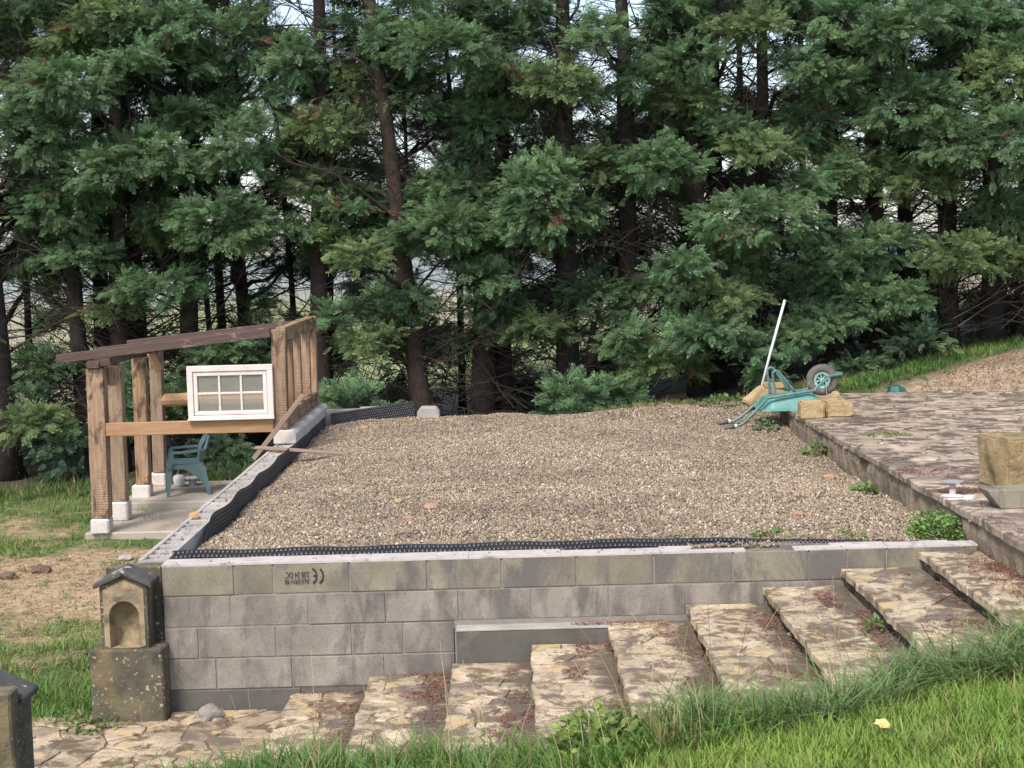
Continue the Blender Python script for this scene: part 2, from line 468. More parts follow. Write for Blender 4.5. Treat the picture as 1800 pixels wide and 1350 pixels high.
P_.inputs['Base Color'].default_value = (0.9, 0.93, 0.92, 1)
P_.inputs['Roughness'].default_value = 0.08
tr_ = N_.new('ShaderNodeBsdfTransparent'); gl_ = N_.new('ShaderNodeBsdfGlossy'); gl_.inputs['Roughness'].default_value = 0.15
df_ = N_.new('ShaderNodeBsdfDiffuse'); df_.inputs['Color'].default_value = (0.5, 0.47, 0.42, 1)
mx1, mx2 = N_.new('ShaderNodeMixShader'), N_.new('ShaderNodeMixShader')
mx1.inputs[0].default_value = 0.3; mx2.inputs[0].default_value = 0.12
tr_.inputs['Color'].default_value = (0.92, 0.93, 0.92, 1)
L_.new(tr_.outputs[0], mx1.inputs[1]); L_.new(df_.outputs[0], mx1.inputs[2])
L_.new(mx1.outputs[0], mx2.inputs[1]); L_.new(gl_.outputs[0], mx2.inputs[2])
L_.new(mx2.outputs[0], N_['Material Output'].inputs['Surface'])
MT['glass'] = m


# ------------------------------------------------------------------ vector noise for numpy (value noise, smooth)
_perm = G.random((64, 64))


def vnoise(x, y, s=1.0, o=0):
    x = np.asarray(x, float) * s + 17.3 + o * 5.7; y = np.asarray(y, float) * s + 9.1 + o * 3.9
    xi, yi = np.floor(x).astype(int), np.floor(y).astype(int)
    fx, fy = x - xi, y - yi
    fx, fy = fx * fx * (3 - 2 * fx), fy * fy * (3 - 2 * fy)
    g = lambda a, b: _perm[(a) % 64, (b) % 64]
    return (g(xi, yi) * (1 - fx) + g(xi + 1, yi) * fx) * (1 - fy) + (g(xi, yi + 1) * (1 - fx) + g(xi + 1, yi + 1) * fx) * fy


def fbm(x, y, s=1.0, o=0):
    return (vnoise(x, y, s, o) + 0.5 * vnoise(x, y, s * 2.1, o + 1) + 0.25 * vnoise(x, y, s * 4.3, o + 2)) / 1.75


def sst(a, b, x):
    t = np.clip((np.asarray(x, float) - a) / (b - a), 0, 1)
    return t * t * (3 - 2 * t)


# ------------------------------------------------------------------ terrain
Y0 = 9.87          # face of the front block wall
WT = 1.115         # top of the walls


def ramp_z(x):     # line of the stair treads
    return 0.13 + 0.206 * np.clip(np.asarray(x, float) + 2.05, 0, 5.2) + 0.07 * np.clip(np.asarray(x, float) - 3.15, 0, 20)


def edge_of_lawn(x):
    return 7.95 - 0.85 * sst(-1.6, 0.5, x)


def near_z(x, y):  # lawn in front of the steps
    return ramp_z(np.asarray(x) + 0.25) + 0.02 + 0.125 * np.clip(edge_of_lawn(x) - np.asarray(y), 0, 12) * sst(-9, -1.5, x) + 0.05 * (fbm(x, y, 0.9, 4) - 0.5)


def back_z(x):     # under the trees
    return np.interp(x, [-40, -9, -5, -2.5, 0, 2.5, 4, 7.5, 12, 40], [-0.6, 0.08, 0.16, 0.3, 0.55, 0.95, 1.22, 1.66, 2.0, 2.6])


def ground_z(x, y):
    x = np.asarray(x, float); y = np.asarray(y, float)
    left = 0.06 + 0.012 * np.clip(y - 9, -3, 12) + 0.09 * (fbm(x, y, 0.8, 1) - 0.5) + 0.05 * (fbm(x, y, 2.6, 2) - 0.5)
    bz = back_z(x) + 0.12 * (fbm(x, y, 0.7, 3) - 0.5)
    mid = np.where(x < -2.45, left, np.minimum(ramp_z(x) - 0.3, 0.7))
    mid = np.where(x > 8.6, 1.2 + 0.05 * (x - 8.6), mid)
    k1 = sst(18.2, 19.6, y)
    z = mid * (1 - k1) + bz * k1
    k0 = sst(edge_of_lawn(x) + 0.25, edge_of_lawn(x) - 0.2, y)
    nz = near_z(x, y)
    # the path strip stays flat in front of the left lawn
    z = z * (1 - k0) + nz * k0
    far = -12 * sst(24, 170, y) + 5 * sst(500, 1500, y) * (0.5 + fbm(x, y, 0.002, 7)) + 2.0 * (fbm(x, y, 0.02, 8) - 0.5) * sst(30, 90, y)
    return z + far


def axis(segs):
    out = []
    for a, b, st in segs:
        out += list(np.arange(a, b - 1e-6, st))
    return np.array(out + [segs[-1][1]])


gx = axis([(-2200, -200, 250), (-200, -40, 16), (-40, -12, 1.4), (-12, 12, 0.15), (12, 40, 1.4), (40, 200, 16), (200, 2200, 250)])
gy = axis([(-60, 0, 3), (0, 3, 0.5), (3, 26, 0.15), (26, 60, 1.2), (60, 240, 6), (240, 3000, 110)])
GX, GY = np.meshgrid(gx, gy)
GZ = ground_z(GX, GY)


def bare_mask(x, y):
    """1 where the left lawn is bare sandy earth."""
    c = 13.7 + 0.12 * (np.asarray(x) + 5)
    band = np.exp(-((y - c) / 1.9) ** 2) * sst(-2.2, -2.7, x)
    b2 = np.exp(-((y - 17.3) / 0.7) ** 2) * 0.55 * sst(-4.2, -4.9, x)
    n = fbm(x, y, 1.0, 5) * 0.6 + fbm(x, y, 3.3, 6) * 0.4
    return sst(0.30, 0.62, 0.62 * band + 0.5 * b2 + 1.25 * (n - 0.44))


def ground_col(x, y):
    n = fbm(x, y, 1.4, 9); n2 = fbm(x, y, 6.0, 10)
    turf = np.stack([0.055 + 0.05 * n, 0.085 + 0.05 * n, 0.022 + 0.02 * n], -1)
    sand = np.stack([0.30 + 0.16 * n2, 0.21 + 0.115 * n2, 0.125 + 0.075 * n2], -1)
    b = bare_mask(x, y)[..., None]
    c = turf * (1 - b) + sand * b
    # needle-strewn earth under the trees
    k = (sst(18.8, 19.8, y) * sst(34, 27, y))[..., None]
    duff = np.stack([0.05 + 0.05 * n2, 0.036 + 0.034 * n2, 0.022 + 0.02 * n2], -1)
    c = c * (1 - k) + duff * k
    # gravelly brown bank right of the trees
    edge = 18.6 + 0.58 * np.clip(x - 4.0, 0, 30)
    k2 = (sst(3.2, 4.4, x) * sst(18.0, 18.4, y) * sst(edge + 0.5, edge - 0.2, y))[..., None]
    bank = np.stack([0.21 + 0.2 * n2, 0.15 + 0.15 * n2, 0.10 + 0.105 * n2], -1)
    c = c * (1 - k2) + bank * k2
    kf = sst(30, 45, y)[..., None]
    strip = (np.sin(x * 0.045 + y * 0.012) > 0.1)[..., None]
    fld = np.where(strip, np.array([0.25, 0.27, 0.115]), np.array([0.36, 0.31, 0.21])) * (0.8 + 0.4 * n[..., None])
    c = c * (1 - kf) + fld * kf
    kh = sst(480, 700, y)[..., None]
    hill = np.array([0.26, 0.29, 0.27]) * (0.8 + 0.4 * n[..., None])
    return c * (1 - kh) + hill * kh


nxg, nyg = len(gx), len(gy)
idx = np.arange(nxg * nyg).reshape(nyg, nxg)
Q = np.stack([idx[:-1, :-1], idx[:-1, 1:], idx[1:, 1:], idx[1:, :-1]], -1).reshape(-1, 4)
V = np.stack([GX, GY, GZ], -1).reshape(-1, 3)
g_o = big_mesh('ground', V, Q, MT['ground'], ground_col(GX, GY).reshape(-1, 3), smooth=True)
tag(g_o, 'grassy ground with bare sandy patches rising to the right under the trees', kind='structure')

# ------------------------------------------------------------------ scatter by geometry nodes (uncountable stuff only)


def proto(name, verts, faces, mat, smooth=False):
    me = bpy.data.meshes.new(name); me.from_pydata([tuple(v) for v in verts], [], faces); me.update()
    if smooth: me.polygons.foreach_set('use_smooth', [True] * len(me.polygons))
    me.materials.append(mat)
    return bpy.data.objects.new(name, me)


def scatter(name, P, rot, scl, col, protos, label, parent=None):
    n = len(P)
    org = np.array([P[:, 0].mean(), P[:, 1].mean(), P[:, 2].min()])
    me = bpy.data.meshes.new(name)
    me.vertices.add(n); me.vertices.foreach_set('co', (np.asarray(P) - org).astype(np.float32).ravel())
    for an, data in (('rot', rot), ('scl', scl)):
        a = me.attributes.new(an, 'FLOAT_VECTOR', 'POINT'); a.data.foreach_set('vector', np.asarray(data, np.float32).ravel())
    a = me.attributes.new('col', 'FLOAT_COLOR', 'POINT'); c4 = np.ones((n, 4), np.float32); c4[:, :3] = col
    a.data.foreach_set('color', c4.ravel())
    a = me.attributes.new('pick', 'INT', 'POINT'); a.data.foreach_set('value', G.integers(0, len(protos), n).astype(np.int32))
    o = bpy.data.objects.new(name, me)
    link(o, parent, Matrix.Translation(Vector(org)))
    nt = bpy.data.node_groups.new(name + '_nodes', 'GeometryNodeTree')
    nt.interface.new_socket('Geometry', in_out='INPUT', socket_type='NodeSocketGeometry')
    nt.interface.new_socket('Geometry', in_out='OUTPUT', socket_type='NodeSocketGeometry')
    N, L = nt.nodes, nt.links
    gi, go = N.new('NodeGroupInput'), N.new('NodeGroupOutput')
    iop = N.new('GeometryNodeInstanceOnPoints')
    jn = N.new('GeometryNodeJoinGeometry')
    for p in reversed(protos):
        oi = N.new('GeometryNodeObjectInfo'); oi.inputs['Object'].default_value = p; oi.inputs['As Instance'].default_value = True
        L.new(oi.outputs['Geometry'], jn.inputs[0])

    def na(nm, t):
        x = N.new('GeometryNodeInputNamedAttribute'); x.data_type = t; x.inputs['Name'].default_value = nm; return x.outputs['Attribute']
    L.new(gi.outputs[0], iop.inputs['Points'])
    L.new(jn.outputs[0], iop.inputs['Instance'])
    iop.inputs['Pick Instance'].default_value = True
    L.new(na('pick', 'INT'), iop.inputs['Instance Index'])
    e2r = N.new('FunctionNodeEulerToRotation'); L.new(na('rot', 'FLOAT_VECTOR'), e2r.inputs[0])
    L.new(e2r.outputs[0], iop.inputs['Rotation'])
    L.new(na('scl', 'FLOAT_VECTOR'), iop.inputs['Scale'])
    L.new(iop.outputs[0], go.inputs[0])
    md = o.modifiers.new('scatter', 'NODES'); md.node_group = nt
    return tag(o, label, kind='stuff')


def blade(base, yaw, h, w, lean, droop, n=3):
    """a grass blade strip: verts, faces."""
    vs, fs = [], []
    dx, dy = math.cos(yaw), math.sin(yaw)
    sx, sy = -dy, dx
    for i in range(n + 1):
        t = i / n
        out = lean * h * t + droop * h * t * t
        z = h * t * (1 - 0.42 * droop * t)
        ww = w * (1 - t) ** 0.7 * 0.5 if i < n else 0.0
        c = (base[0] + dx * out, base[1] + dy * out, base[2] + z)
        if i < n: vs += [(c[0] - sx * ww, c[1] - sy * ww, c[2]), (c[0] + sx * ww, c[1] + sy * ww, c[2])]
        else: vs += [c]
    for i in range(n - 1): fs.append((2 * i, 2 * i + 1, 2 * i + 3, 2 * i + 2))
    fs.append((2 * n - 2, 2 * n - 1, 2 * n))
    return vs, fs


def tuft_proto(name, nb, rad_, h, w, lean, droop, seg=3, dirbias=None):
    mb = MB()
    for _ in range(nb):
        ww_ = w * R.choice((.6, .8, 1, 1.3))
        a, r_ = R.uniform(0, 6.283), rad_ * math.sqrt(R.random())
        yaw = R.uniform(0, 6.283) if dirbias is None else R.gauss(dirbias, 0.8)
        hh = h * R.uniform(0.5, 1.15)
        mb.add(*blade((r_ * math.cos(a), r_ * math.sin(a), -0.01), yaw, hh, ww_, lean * R.uniform(0.2, 1.3), droop * R.uniform(0.3, 1.4), seg))
    return proto(name, mb.v, mb.f, MT['grass'])


SHORT = [tuft_proto('short_tuft', 11, 0.055, 0.06, 0.0095, 0.7, 0.5, 2) for _ in range(4)]
MEDIUM = [tuft_proto('medium_tuft', 12, 0.055, 0.13, 0.0095, 0.5, 0.55, 3) for _ in range(4)]
LONG = [tuft_proto('long_tuft', 13, 0.07, 0.46, 0.018, 0.6, 1.0, 5) for _ in range(4)]


def pebble_proto():
    bm = bmesh.new()
    bmesh.ops.create_icosphere(bm, subdivisions=1, radius=1)
    for v in bm.verts: v.co *= R.uniform(0.72, 1.15)
    vs = [v.co[:] for v in bm.verts]; fs = [[v.index for v in f.verts] for f in bm.faces]
    bm.free()
    return proto('pebble', vs, fs, MT['pebble'], smooth=True)


PEB = [pebble_proto() for _ in range(5)]

# ------------------------------------------------------------------ gravel bed
GX0, GX1, GY0, GY1 = -2.325, 3.02, 10.075, 18.75


def gravel_z(x, y):
    x = np.asarray(x, float); y = np.asarray(y, float)
    z = 1.09 + 0.07 * (fbm(x, y, 0.9, 20) - 0.5) + 0.05 * (fbm(x, y, 2.2, 21) - 0.5)
    dl = np.clip((x + 2.3) / 0.75, 0, 1)
    z -= 0.1 * (1 - dl) ** 1.4 * sst(10.3, 11.3, y)
    z -= 0.05 * (1 - dl) * sst(11.3, 10.3, y)
    z += 0.07 * sst(0.6, 1.5, x) * sst(17.2, 18.4, y) + 0.05 * sst(2.6, 3.0, x) * sst(16, 17.5, y)
    z -= 0.05 * sst(2.45, 2.95, x) * sst(17, 15, y)
    z += 0.03 * sst(10.55, 10.15, y)
    z += 0.09 * (fbm(x, y, 1.3, 23) - 0.45) * sst(16.6, 18.4, y)
    z -= 0.30 * sst(18.55, 19.2, y)
    return z


xs = np.linspace(GX0, GX1, 60); ys = np.concatenate([[GY0, GY0 + 0.001], np.linspace(GY0 + 0.03, 19.2, 100)])
XX, YY = np.meshgrid(xs, ys)
ZZ = gravel_z(XX, YY) - 0.012
ZZ[0] = 0.8
i2 = np.arange(XX.size).reshape(XX.shape)
Q = np.stack([i2[:-1, :-1], i2[:-1, 1:], i2[1:, 1:], i2[1:, :-1]], -1).reshape(-1, 4)
o = big_mesh('gravel_bed', np.stack([XX, YY, ZZ], -1).reshape(-1, 3), Q, MT['gravel_bed'], smooth=True)
tag(o, 'level bed of grey and tan gravel filling the walled enclosure', kind='structure')


def bank_keep(x, y):
    return (y < 18.55 + 0.6 * np.clip(x - 4.0, 0, 30)) & (fbm(x, y, 1.2, 51) > 0.3)


def gravel_cols(n):
    pal = np.array([(0.37, 0.3, 0.225), (0.28, 0.228, 0.172), (0.215, 0.178, 0.14), (0.14, 0.118, 0.1), (0.46, 0.385, 0.29), (0.58, 0.51, 0.42), (0.33, 0.24, 0.155), (0.36, 0.2, 0.12), (0.25, 0.235, 0.215)])
    pr = np.array([0.2, 0.2, 0.17, 0.12, 0.13, 0.07, 0.06, 0.012, 0.07]); pr /= pr.sum()
    return pal[G.choice(len(pal), n, p=pr)] * G.uniform(0.8, 1.2, (n, 1))


def scatter_gravel(name, n, x0, x1, y0, y1, zf, smin, smax, label, keep=None, tint=(1.02, 0.96, 0.89)):
    x, y = G.uniform(x0, x1, n), G.uniform(y0, y1, n)
    if keep is not None:
        k = keep(x, y); x, y = x[k], y[k]; n = len(x)
    s = smin + (smax - smin) * G.random(n) ** 2.2
    z = zf(x, y) + s * G.uniform(-0.3, 0.55, n)
    rot = G.uniform(0, 6.28, (n, 3))
    scl = s[:, None] * np.stack([G.uniform(0.8, 1.35, n), G.uniform(0.7, 1.1, n), G.uniform(0.45, 0.85, n)], -1)
    damp = (0.72 + 0.5 * fbm(x, y, 1.1, 60))[:, None] * (0.85 + 0.3 * fbm(x, y, 4.0, 61))[:, None]
    return scatter(name, np.stack([x, y, z], -1), rot, scl, gravel_cols(n) * damp * 0.93 * np.array(tint), PEB, label)


scatter_gravel('gravel', 300000, GX0 + 0.03, GX1 - 0.01, GY0 + 0.02, 19.0, gravel_z, 0.0045, 0.0145, 'loose rounded gravel in grey, tan and cream inside the block walls')


# ------------------------------------------------------------------ crazy paving
def clip(poly, nx, ny, c):
    out = []
    for i in range(len(poly)):
        p, q = poly[i], poly[(i + 1) % len(poly)]
        a, b = p[0] * nx + p[1] * ny - c, q[0] * nx + q[1] * ny - c
        if a <= 0: out.append(p)
        if a * b < 0:
            t = a / (a - b); out.append((p[0] + (q[0] - p[0]) * t, p[1] + (q[1] - p[1]) * t))
    return out


def paving_cells(x0, x1, y0, y1, size, aspect=1.0, gap=(0.006, 0.02), seed=1):
    rr = random.Random(seed)
    n = max(2, int((x1 - x0) * (y1 - y0) / (size * size)))
    pts, tries = [], 0
    while len(pts) < n and tries < n * 60:
        tries += 1
        p = (rr.uniform(x0, x1), rr.uniform(y0, y1))
        if all(((p[0] - q[0])) ** 2 + ((p[1] - q[1]) * aspect) ** 2 > (0.62 * size) ** 2 for q in pts): pts.append(p)
    cells = []
    for p in pts:
        g = rr.uniform(*gap)
        poly = [(x0, y0), (x1, y0), (x1, y1), (x0, y1)]
        for q in sorted(pts, key=lambda q: (q[0] - p[0]) ** 2 + (q[1] - p[1]) ** 2)[1:16]:
            dx, dy = q[0] - p[0], q[1] - p[1]
            l = math.hypot(dx, dy); nx, ny = dx / l, dy / l
            poly = clip(poly, nx, ny, (p[0] + q[0]) / 2 * nx + (p[1] + q[1]) / 2 * ny - g)
            if len(poly) < 3: break
        if len(poly) < 3: continue
        A = 0.5 * abs(sum(poly[i][0] * poly[(i + 1) % len(poly)][1] - poly[(i + 1) % len(poly)][0] * poly[i][1] for i in range(len(poly))))
        if A > 0.002: cells.append(poly)
    return cells, rr


def stone_geo(poly, z, thick, rr, edge_x=None, wob=0.012):
    """irregular flag: midpoints jittered, top edge chamfered. edge_x: left boundary where the stone shows its broken edge."""
    pts = []
    n = len(poly)
    for i in range(n):
        p, q = poly[i], poly[(i + 1) % n]
        l = math.hypot(q[0] - p[0], q[1] - p[1])
        pts.append((p[0] + rr.uniform(-.004, .004), p[1] + rr.uniform(-.004, .004)))
        if l > 0.07:
            k = 2 if l > 0.2 else 1
            for j in range(k):
                t = (j + 1) / (k + 1) + rr.uniform(-.08, .08)
                w = min(wob, l * 0.08)
                pts.append((p[0] + (q[0] - p[0]) * t + rr.uniform(-w, w), p[1] + (q[1] - p[1]) * t + rr.uniform(-w, w)))
    cx = sum(p[0] for p in pts) / len(pts); cy = sum(p[1] for p in pts) / len(pts)
    m = len(pts)
    tx, ty = rr.uniform(-.012, .012), rr.uniform(-.012, .012)
    zt = z + rr.uniform(-.004, .006)
    hz = lambda p: (p[0] - cx) * tx + (p[1] - cy) * ty
    vs = [(p[0], p[1], z - thick) for p in pts] + [(p[0], p[1], zt - .004 + hz(p)) for p in pts]
    for p in pts:
        l = math.hypot(p[0] - cx, p[1] - cy) + 1e-6
        k = max(0.5, 1 - 0.006 / l)
        vs.append((cx + (p[0] - cx) * k, cy + (p[1] - cy) * k, zt + hz(p)))
    fs = [tuple(range(2 * m, 3 * m))]
    for a in (0, m):
        fs += [(a + i, a + (i + 1) % m, a + m + (i + 1) % m, a + m + i) for i in range(m)]
    return vs, fs


def ccw(poly):
    a = sum(poly[i][0] * poly[(i + 1) % len(poly)][1] - poly[(i + 1) % len(poly)][0] * poly[i][1] for i in range(len(poly)))
    return poly if a > 0 else poly[::-1]


def lay_stones(parent, x0, x1, y0, y1, z, size, aspect, mat, seed, gap=(0.006, 0.02), limit=300, over=0.0, mats=None, far_key=None):
    cells, rr = paving_cells(x0, x1, y0, y1, size, aspect, gap, seed)
    if far_key: cells.sort(key=far_key)
    rest = MB()
    for k, poly in enumerate(cells):
        poly = ccw(poly)
        if over: poly = [(p[0] - (rr.uniform(0.0, over) if p[0] < x0 + 0.004 else 0), p[1]) for p in poly]
        vs, fs = stone_geo(poly, z, 0.045, rr)
        if k < limit:
            so = mesh_obj('paving_stone', vs, fs, rr.choice(mats) if mats else mat, parent)
            so['tread_start'] = float(x0)
        else:
            rest.add(vs, fs)
    if rest.v:
        o = rest.build('paving_stone', mat, parent)
        o['kind'] = 'stuff'


# ------------------------------------------------------------------ path, stairs, terrace
SX = [-1.502, -0.982, -0.423, 0.088, 0.597, 1.112, 1.623, 2.137, 2.643, 3.035]
SZ = [0.13 + 0.105 * i for i in range(1, 10)]

pth = MB().box(-6.5, -1.49, 7.2, Y0 - 0.005, -0.25, 0.119).build('path', MT['joint'], None, (-4, 8.5, -0.25))
tag(pth, 'flat path of irregular tan flagstones at the foot of the stairs', kind='structure')
lay_stones(pth, -4.3, -1.5, 7.6, Y0 - 0.03, 0.13, 0.24, 1.4, MT['flag_path'], 3, gap=(0.001, 0.007))

stairs = empty('staircase', (0.7, 8.6, 0), 'wide stairs of nine shallow crazy-paved limestone steps climbing beside the block wall', 'stairs')
for i, z in enumerate(SZ):
    x0, x1 = SX[i], SX[i + 1]
    yb = 9.748 if 2 <= i <= 3 else Y0 - 0.004
    bm_ = MB()
    # riser: a broken vertical face with small facets
    rr = random.Random(50 + i)
    ny, nz = 26, 4
    zz0, zz1 = z - 0.32, z - 0.024
    base = len(bm_.v)
    for a in range(ny + 1):
        yy = 6.9 + (yb - 6.9) * a / ny
        for b in range(nz + 1):
            bm_.v.append((x0 + 0.012 + rr.uniform(-.014, .012) + (0.012 if b < nz else 0), yy, zz0 + (zz1 - zz0) * b / nz))
    for a in range(ny):
        for b in range(nz):
            p = base + a * (nz + 1) + b
            bm_.f.append((p, p + 1, p + nz + 2, p + nz + 1))
    bm_.box(x0 + 0.03, x1 + 0.02 if i < 8 else x1 - 0.002, 6.9, yb, z - 0.34, z - 0.03)
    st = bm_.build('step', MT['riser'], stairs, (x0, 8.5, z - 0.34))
    MB().box(x0 + 0.022, x1 + 0.015 if i < 8 else x1 - 0.003, 6.91, yb - 0.004, z - 0.045, z - 0.009).build('mortar_bed', MT['joint'], st)
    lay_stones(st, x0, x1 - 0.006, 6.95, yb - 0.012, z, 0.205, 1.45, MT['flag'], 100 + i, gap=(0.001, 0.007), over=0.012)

# terrace
TX0, TX1, TY0, TY1, TZ = 3.035, 8.6, 7.2, 18.3, 1.285
tb = MB()
rr = random.Random(5)
ny, nz = 120, 5
for a in range(ny + 1):
    yy = TY0 + (TY1 - TY0) * a / ny
    dd = 0.03 * (vnoise(0.3, yy, 2.2, 3) - 0.5) + (0.07 if 13.0 < yy < 13.25 or 11.4 < yy < 11.5 else 0)
    for b in range(nz + 1):
        tb.v.append((TX0 + dd + rr.uniform(-.014, .014) + (0.02 if b == nz else 0), yy, 0.75 + (TZ - 0.028 - 0.75) * b / nz))
for a in range(ny):
    for b in range(nz):
        p = a * (nz + 1) + b
        tb.f.append((p, p + 1, p + nz + 2, p + nz + 1))
tb.box(TX0 + 0.075, TX1, TY0, TY1, 0.6, TZ - 0.03)
ter = tb.build('terrace', MT['terrace_edge'], None, (TX0, 13, 0.6))
tag(ter, 'raised terrace of worn crazy paving beside the gravel bed', kind='structure')
MB().box(TX0 + 0.035, TX1 - 0.01, TY0 + 0.01, TY1 - 0.01, TZ - 0.05, TZ - 0.009).build('mortar_bed', MT['joint'], ter)
lay_stones(ter, TX0, TX1, TY0, TY1, TZ, 0.27, 1.4, MT['flag_grey'], 77, gap=(0.002, 0.012), over=0.02, limit=290,
           far_key=lambda pl: (abs(pl[0][0] - 0.34 * pl[0][1]) > 0.9) * 50 + abs(pl[0][0] - 0.34 * pl[0][1] + 0.6) + 0.12 * pl[0][1])
# chipped lumps along the edge of the terrace
for k in range(34):
    yy = R.uniform(9.9, 16.1); s = R.uniform(0.012, 0.032)
    bm = bmesh.new(); bmesh.ops.create_icosphere(bm, subdivisions=1, radius=s)
    for v in bm.verts: v.co = Vector((v.co.x * R.uniform(.7, 1.3), v.co.y * R.uniform(.8, 1.6), v.co.z * R.uniform(.4, .8)))
    me = bpy.data.meshes.new('edge_chip'); bm.to_mesh(me); bm.free(); me.materials.append(MT['flag_grey'])
    c = bpy.data.objects.new('edge_chip', me)
    link(c, ter, Matrix.Translation((TX0 + R.uniform(-.01, .05), yy, TZ - R.choice((0.012, 0.05, 0.09)))))

# ------------------------------------------------------------------ front block wall
wall = empty('block_wall', (0.35, Y0 + 0.1, 0.14), 'low grey concrete block wall along the stairs, with printed lettering on its top course', 'wall')


def course(xsj, ztop, zbot, mat_f, y0=Y0, seed=0):
    rq = random.Random(seed)
    for a, b in zip(xsj[:-1], xsj[1:]):
        dy = rq.uniform(-.003, .003)
        MB().box(a + 0.005, b - 0.005, y0 + dy, y0 + 0.195, zbot, ztop).build('concrete_block', mat_f, wall, bevel=0.003)


X1 = [-2.335, -1.86, -1.60, -1.10, -0.59, -0.10, 0.39, 0.90, 1.42, 1.92, 2.17, 2.43, 2.94, 3.03]
X2 = [-2.335, -1.89, -1.38, -0.87, -0.39, 0.09, 0.60, 1.11, 1.63, 2.14]
X3 = [-2.335, -2.11, -1.60, -1.10, -0.76, -0.42]
X4 = [-2.335, -2.0, -1.50, -0.89, -0.42]
course(X1, 1.10, 0.905, MT['block_olive'], seed=1)
course(X2, 0.895, 0.695, MT['block'], seed=2)
course(X3, 0.685, 0.485, MT['block'], seed=3)
course(X4, 0.475, 0.275, MT['block'], seed=4)
# joint mortar, set back 3 mm behind the faces
jm = MB()
jm.box(-2.33, 2.14, Y0 + 0.006, Y0 + 0.19, 0.64, 0.908)
jm.box(-0.42, 2.14, Y0 - 0.001, Y0 + 0.19, 0.3, 0.694)
jm.box(-2.33, -0.425, Y0 + 0.006, Y0 + 0.19, 0.268, 0.64)
jm.box(2.14, 3.025, Y0 + 0.006, Y0 + 0.19, 0.8, 0.908)
jm.box(-2.33, 3.025, Y0 + 0.006, Y0 + 0.19, 0.908, 1.09)
jm.build('joint_mortar', MT['mortar'], wall)
# trowelled mortar cap, broken away towards the stair end
cp = MB(); rr = random.Random(9)
xx = -2.335
while xx < 3.0:
    l = rr.uniform(0.3, 0.8) if xx < 0.3 else rr.uniform(0.15, 0.4)
    if xx < 0.3 or rr.random() < 0.6:
        cp.box(xx, min(xx + l, 3.03), Y0 - 0.001 + rr.uniform(0, .004), Y0 + (0.199 if xx < 0.2 else rr.uniform(0.07, 0.199)), 1.1005, WT + rr.uniform(-.004, .003))
    xx += l + (0.0 if xx < 0.3 else 0.0) + 0.002
cp.build('mortar_cap', MT['mortar_pale'], wall)
def crumb(m_, x, y, z, s, rq):
    k = 5; a0 = rq.uniform(0, 6)
    v = [(x + s * rq.uniform(.6, 1.3) * math.cos(a0 + 6.283 * j / k), y + s * rq.uniform(.6, 1.3) * math.sin(a0 + 6.283 * j / k), z - .006) for j in range(k)]
    v += [(x + (p[0] - x) * .6 + s * .1, y + (p[1] - y) * .6, z + s * rq.uniform(.4, .9)) for p in v]
    m_.add(v, [tuple(range(k, 2 * k))] + [(j, (j + 1) % k, k + (j + 1) % k, k + j) for j in range(k)])


cc = MB(); rr = random.Random(31)
for _ in range(60):
    cx_, cy_ = rr.uniform(-2.3, 2.9), Y0 + rr.uniform(.01, .18); s = rr.uniform(.005, .016)
    crumb(cc, cx_, cy_, WT - 0.002, s * .8, rr)
o = cc.build('mortar_crumbs', MT['mortar'], wall); o['kind'] = 'stuff'
MB().box(-2.335, -1.45, Y0 - 0.012, Y0 + 0.2, -0.1, 0.268).build('footing', MT['footing'], wall, bevel=0.004)
MB().box(-1.45, -0.43, Y0 - 0.001, Y0 + 0.2, -0.1, 0.266).build('footing', MT['footing'], wall)
MB().box(-0.405, 0.605, 9.752, Y0 + 0.15, 0.2, 0.645).build('footing_ledge', MT['footing'], wall, bevel=0.005)
MB().box(-0.405, 0.605, 9.748, Y0 + 0.002, 0.6455, 0.662).build('ledge_top', MT['ledge_top'], wall, bevel=0.004)
# lettering printed on one block, upside down as laid
def text_mesh(body, size):
    cu_ = bpy.data.curves.new('lettering', 'FONT'); cu_.body = body; cu_.size = size; cu_.extrude = 0.0004
    t = bpy.data.objects.new('lettering', cu_); COL.objects.link(t)
    dg = bpy.context.evaluated_depsgraph_get()
    me = bpy.data.meshes.new_from_object(t.evaluated_get(dg))
    bpy.data.objects.remove(t)
    return me


FACE = Y0 - 0.0045
for body, size, wd, (ax, az) in (('238 24 DC', 0.062, 0.155, (-1.365, 1.0455)), ('ALKERN 98', 0.056, 0.16, (-1.365, 0.999))):
    me = text_mesh(body, size); me.materials.append(MT['ink'])
    co = [v.co.copy() for v in me.vertices]
    w_ = max(c.x for c in co) - min(c.x for c in co); mn = min(c.x for c in co)
    o = bpy.data.objects.new('lettering', me)
    # text x -> -x (upside down), text y -> -z
    M = Matrix(((-wd / w_, 0, 0, ax + mn * wd / w_), (0, 0, -1, FACE), (0, -0.9, 0, az), (0, 0, 0, 1)))
    link(o, wall, M)
ce = MB()
def arc(cx_, cz_, r_, a0, a1, wd):
    n = 14; pts = []
    for k in range(n + 1):
        a = rad(a0 + (a1 - a0) * k / n); pts.append((a, r_))
    out = [(cx_ + (r_ + wd / 2) * math.cos(a) * 0.62, cz_ + (r_ + wd / 2) * math.sin(a)) for a, _ in pts] + [(cx_ + (r_ - wd / 2) * math.cos(a) * 0.62, cz_ + (r_ - wd / 2) * math.sin(a)) for a, _ in pts[::-1]]
    ce.prism(out, FACE - 0.0004, FACE + 0.0004)
arc(-1.345, 1.017, 0.046, -85, 85, 0.016)
arc(-1.302, 1.017, 0.046, -85, 70, 0.016)
ce.prism([(-1.338, 1.011), (-1.320, 1.011), (-1.320, 1.023), (-1.338, 1.023)], FACE - 0.0004, FACE + 0.0004)
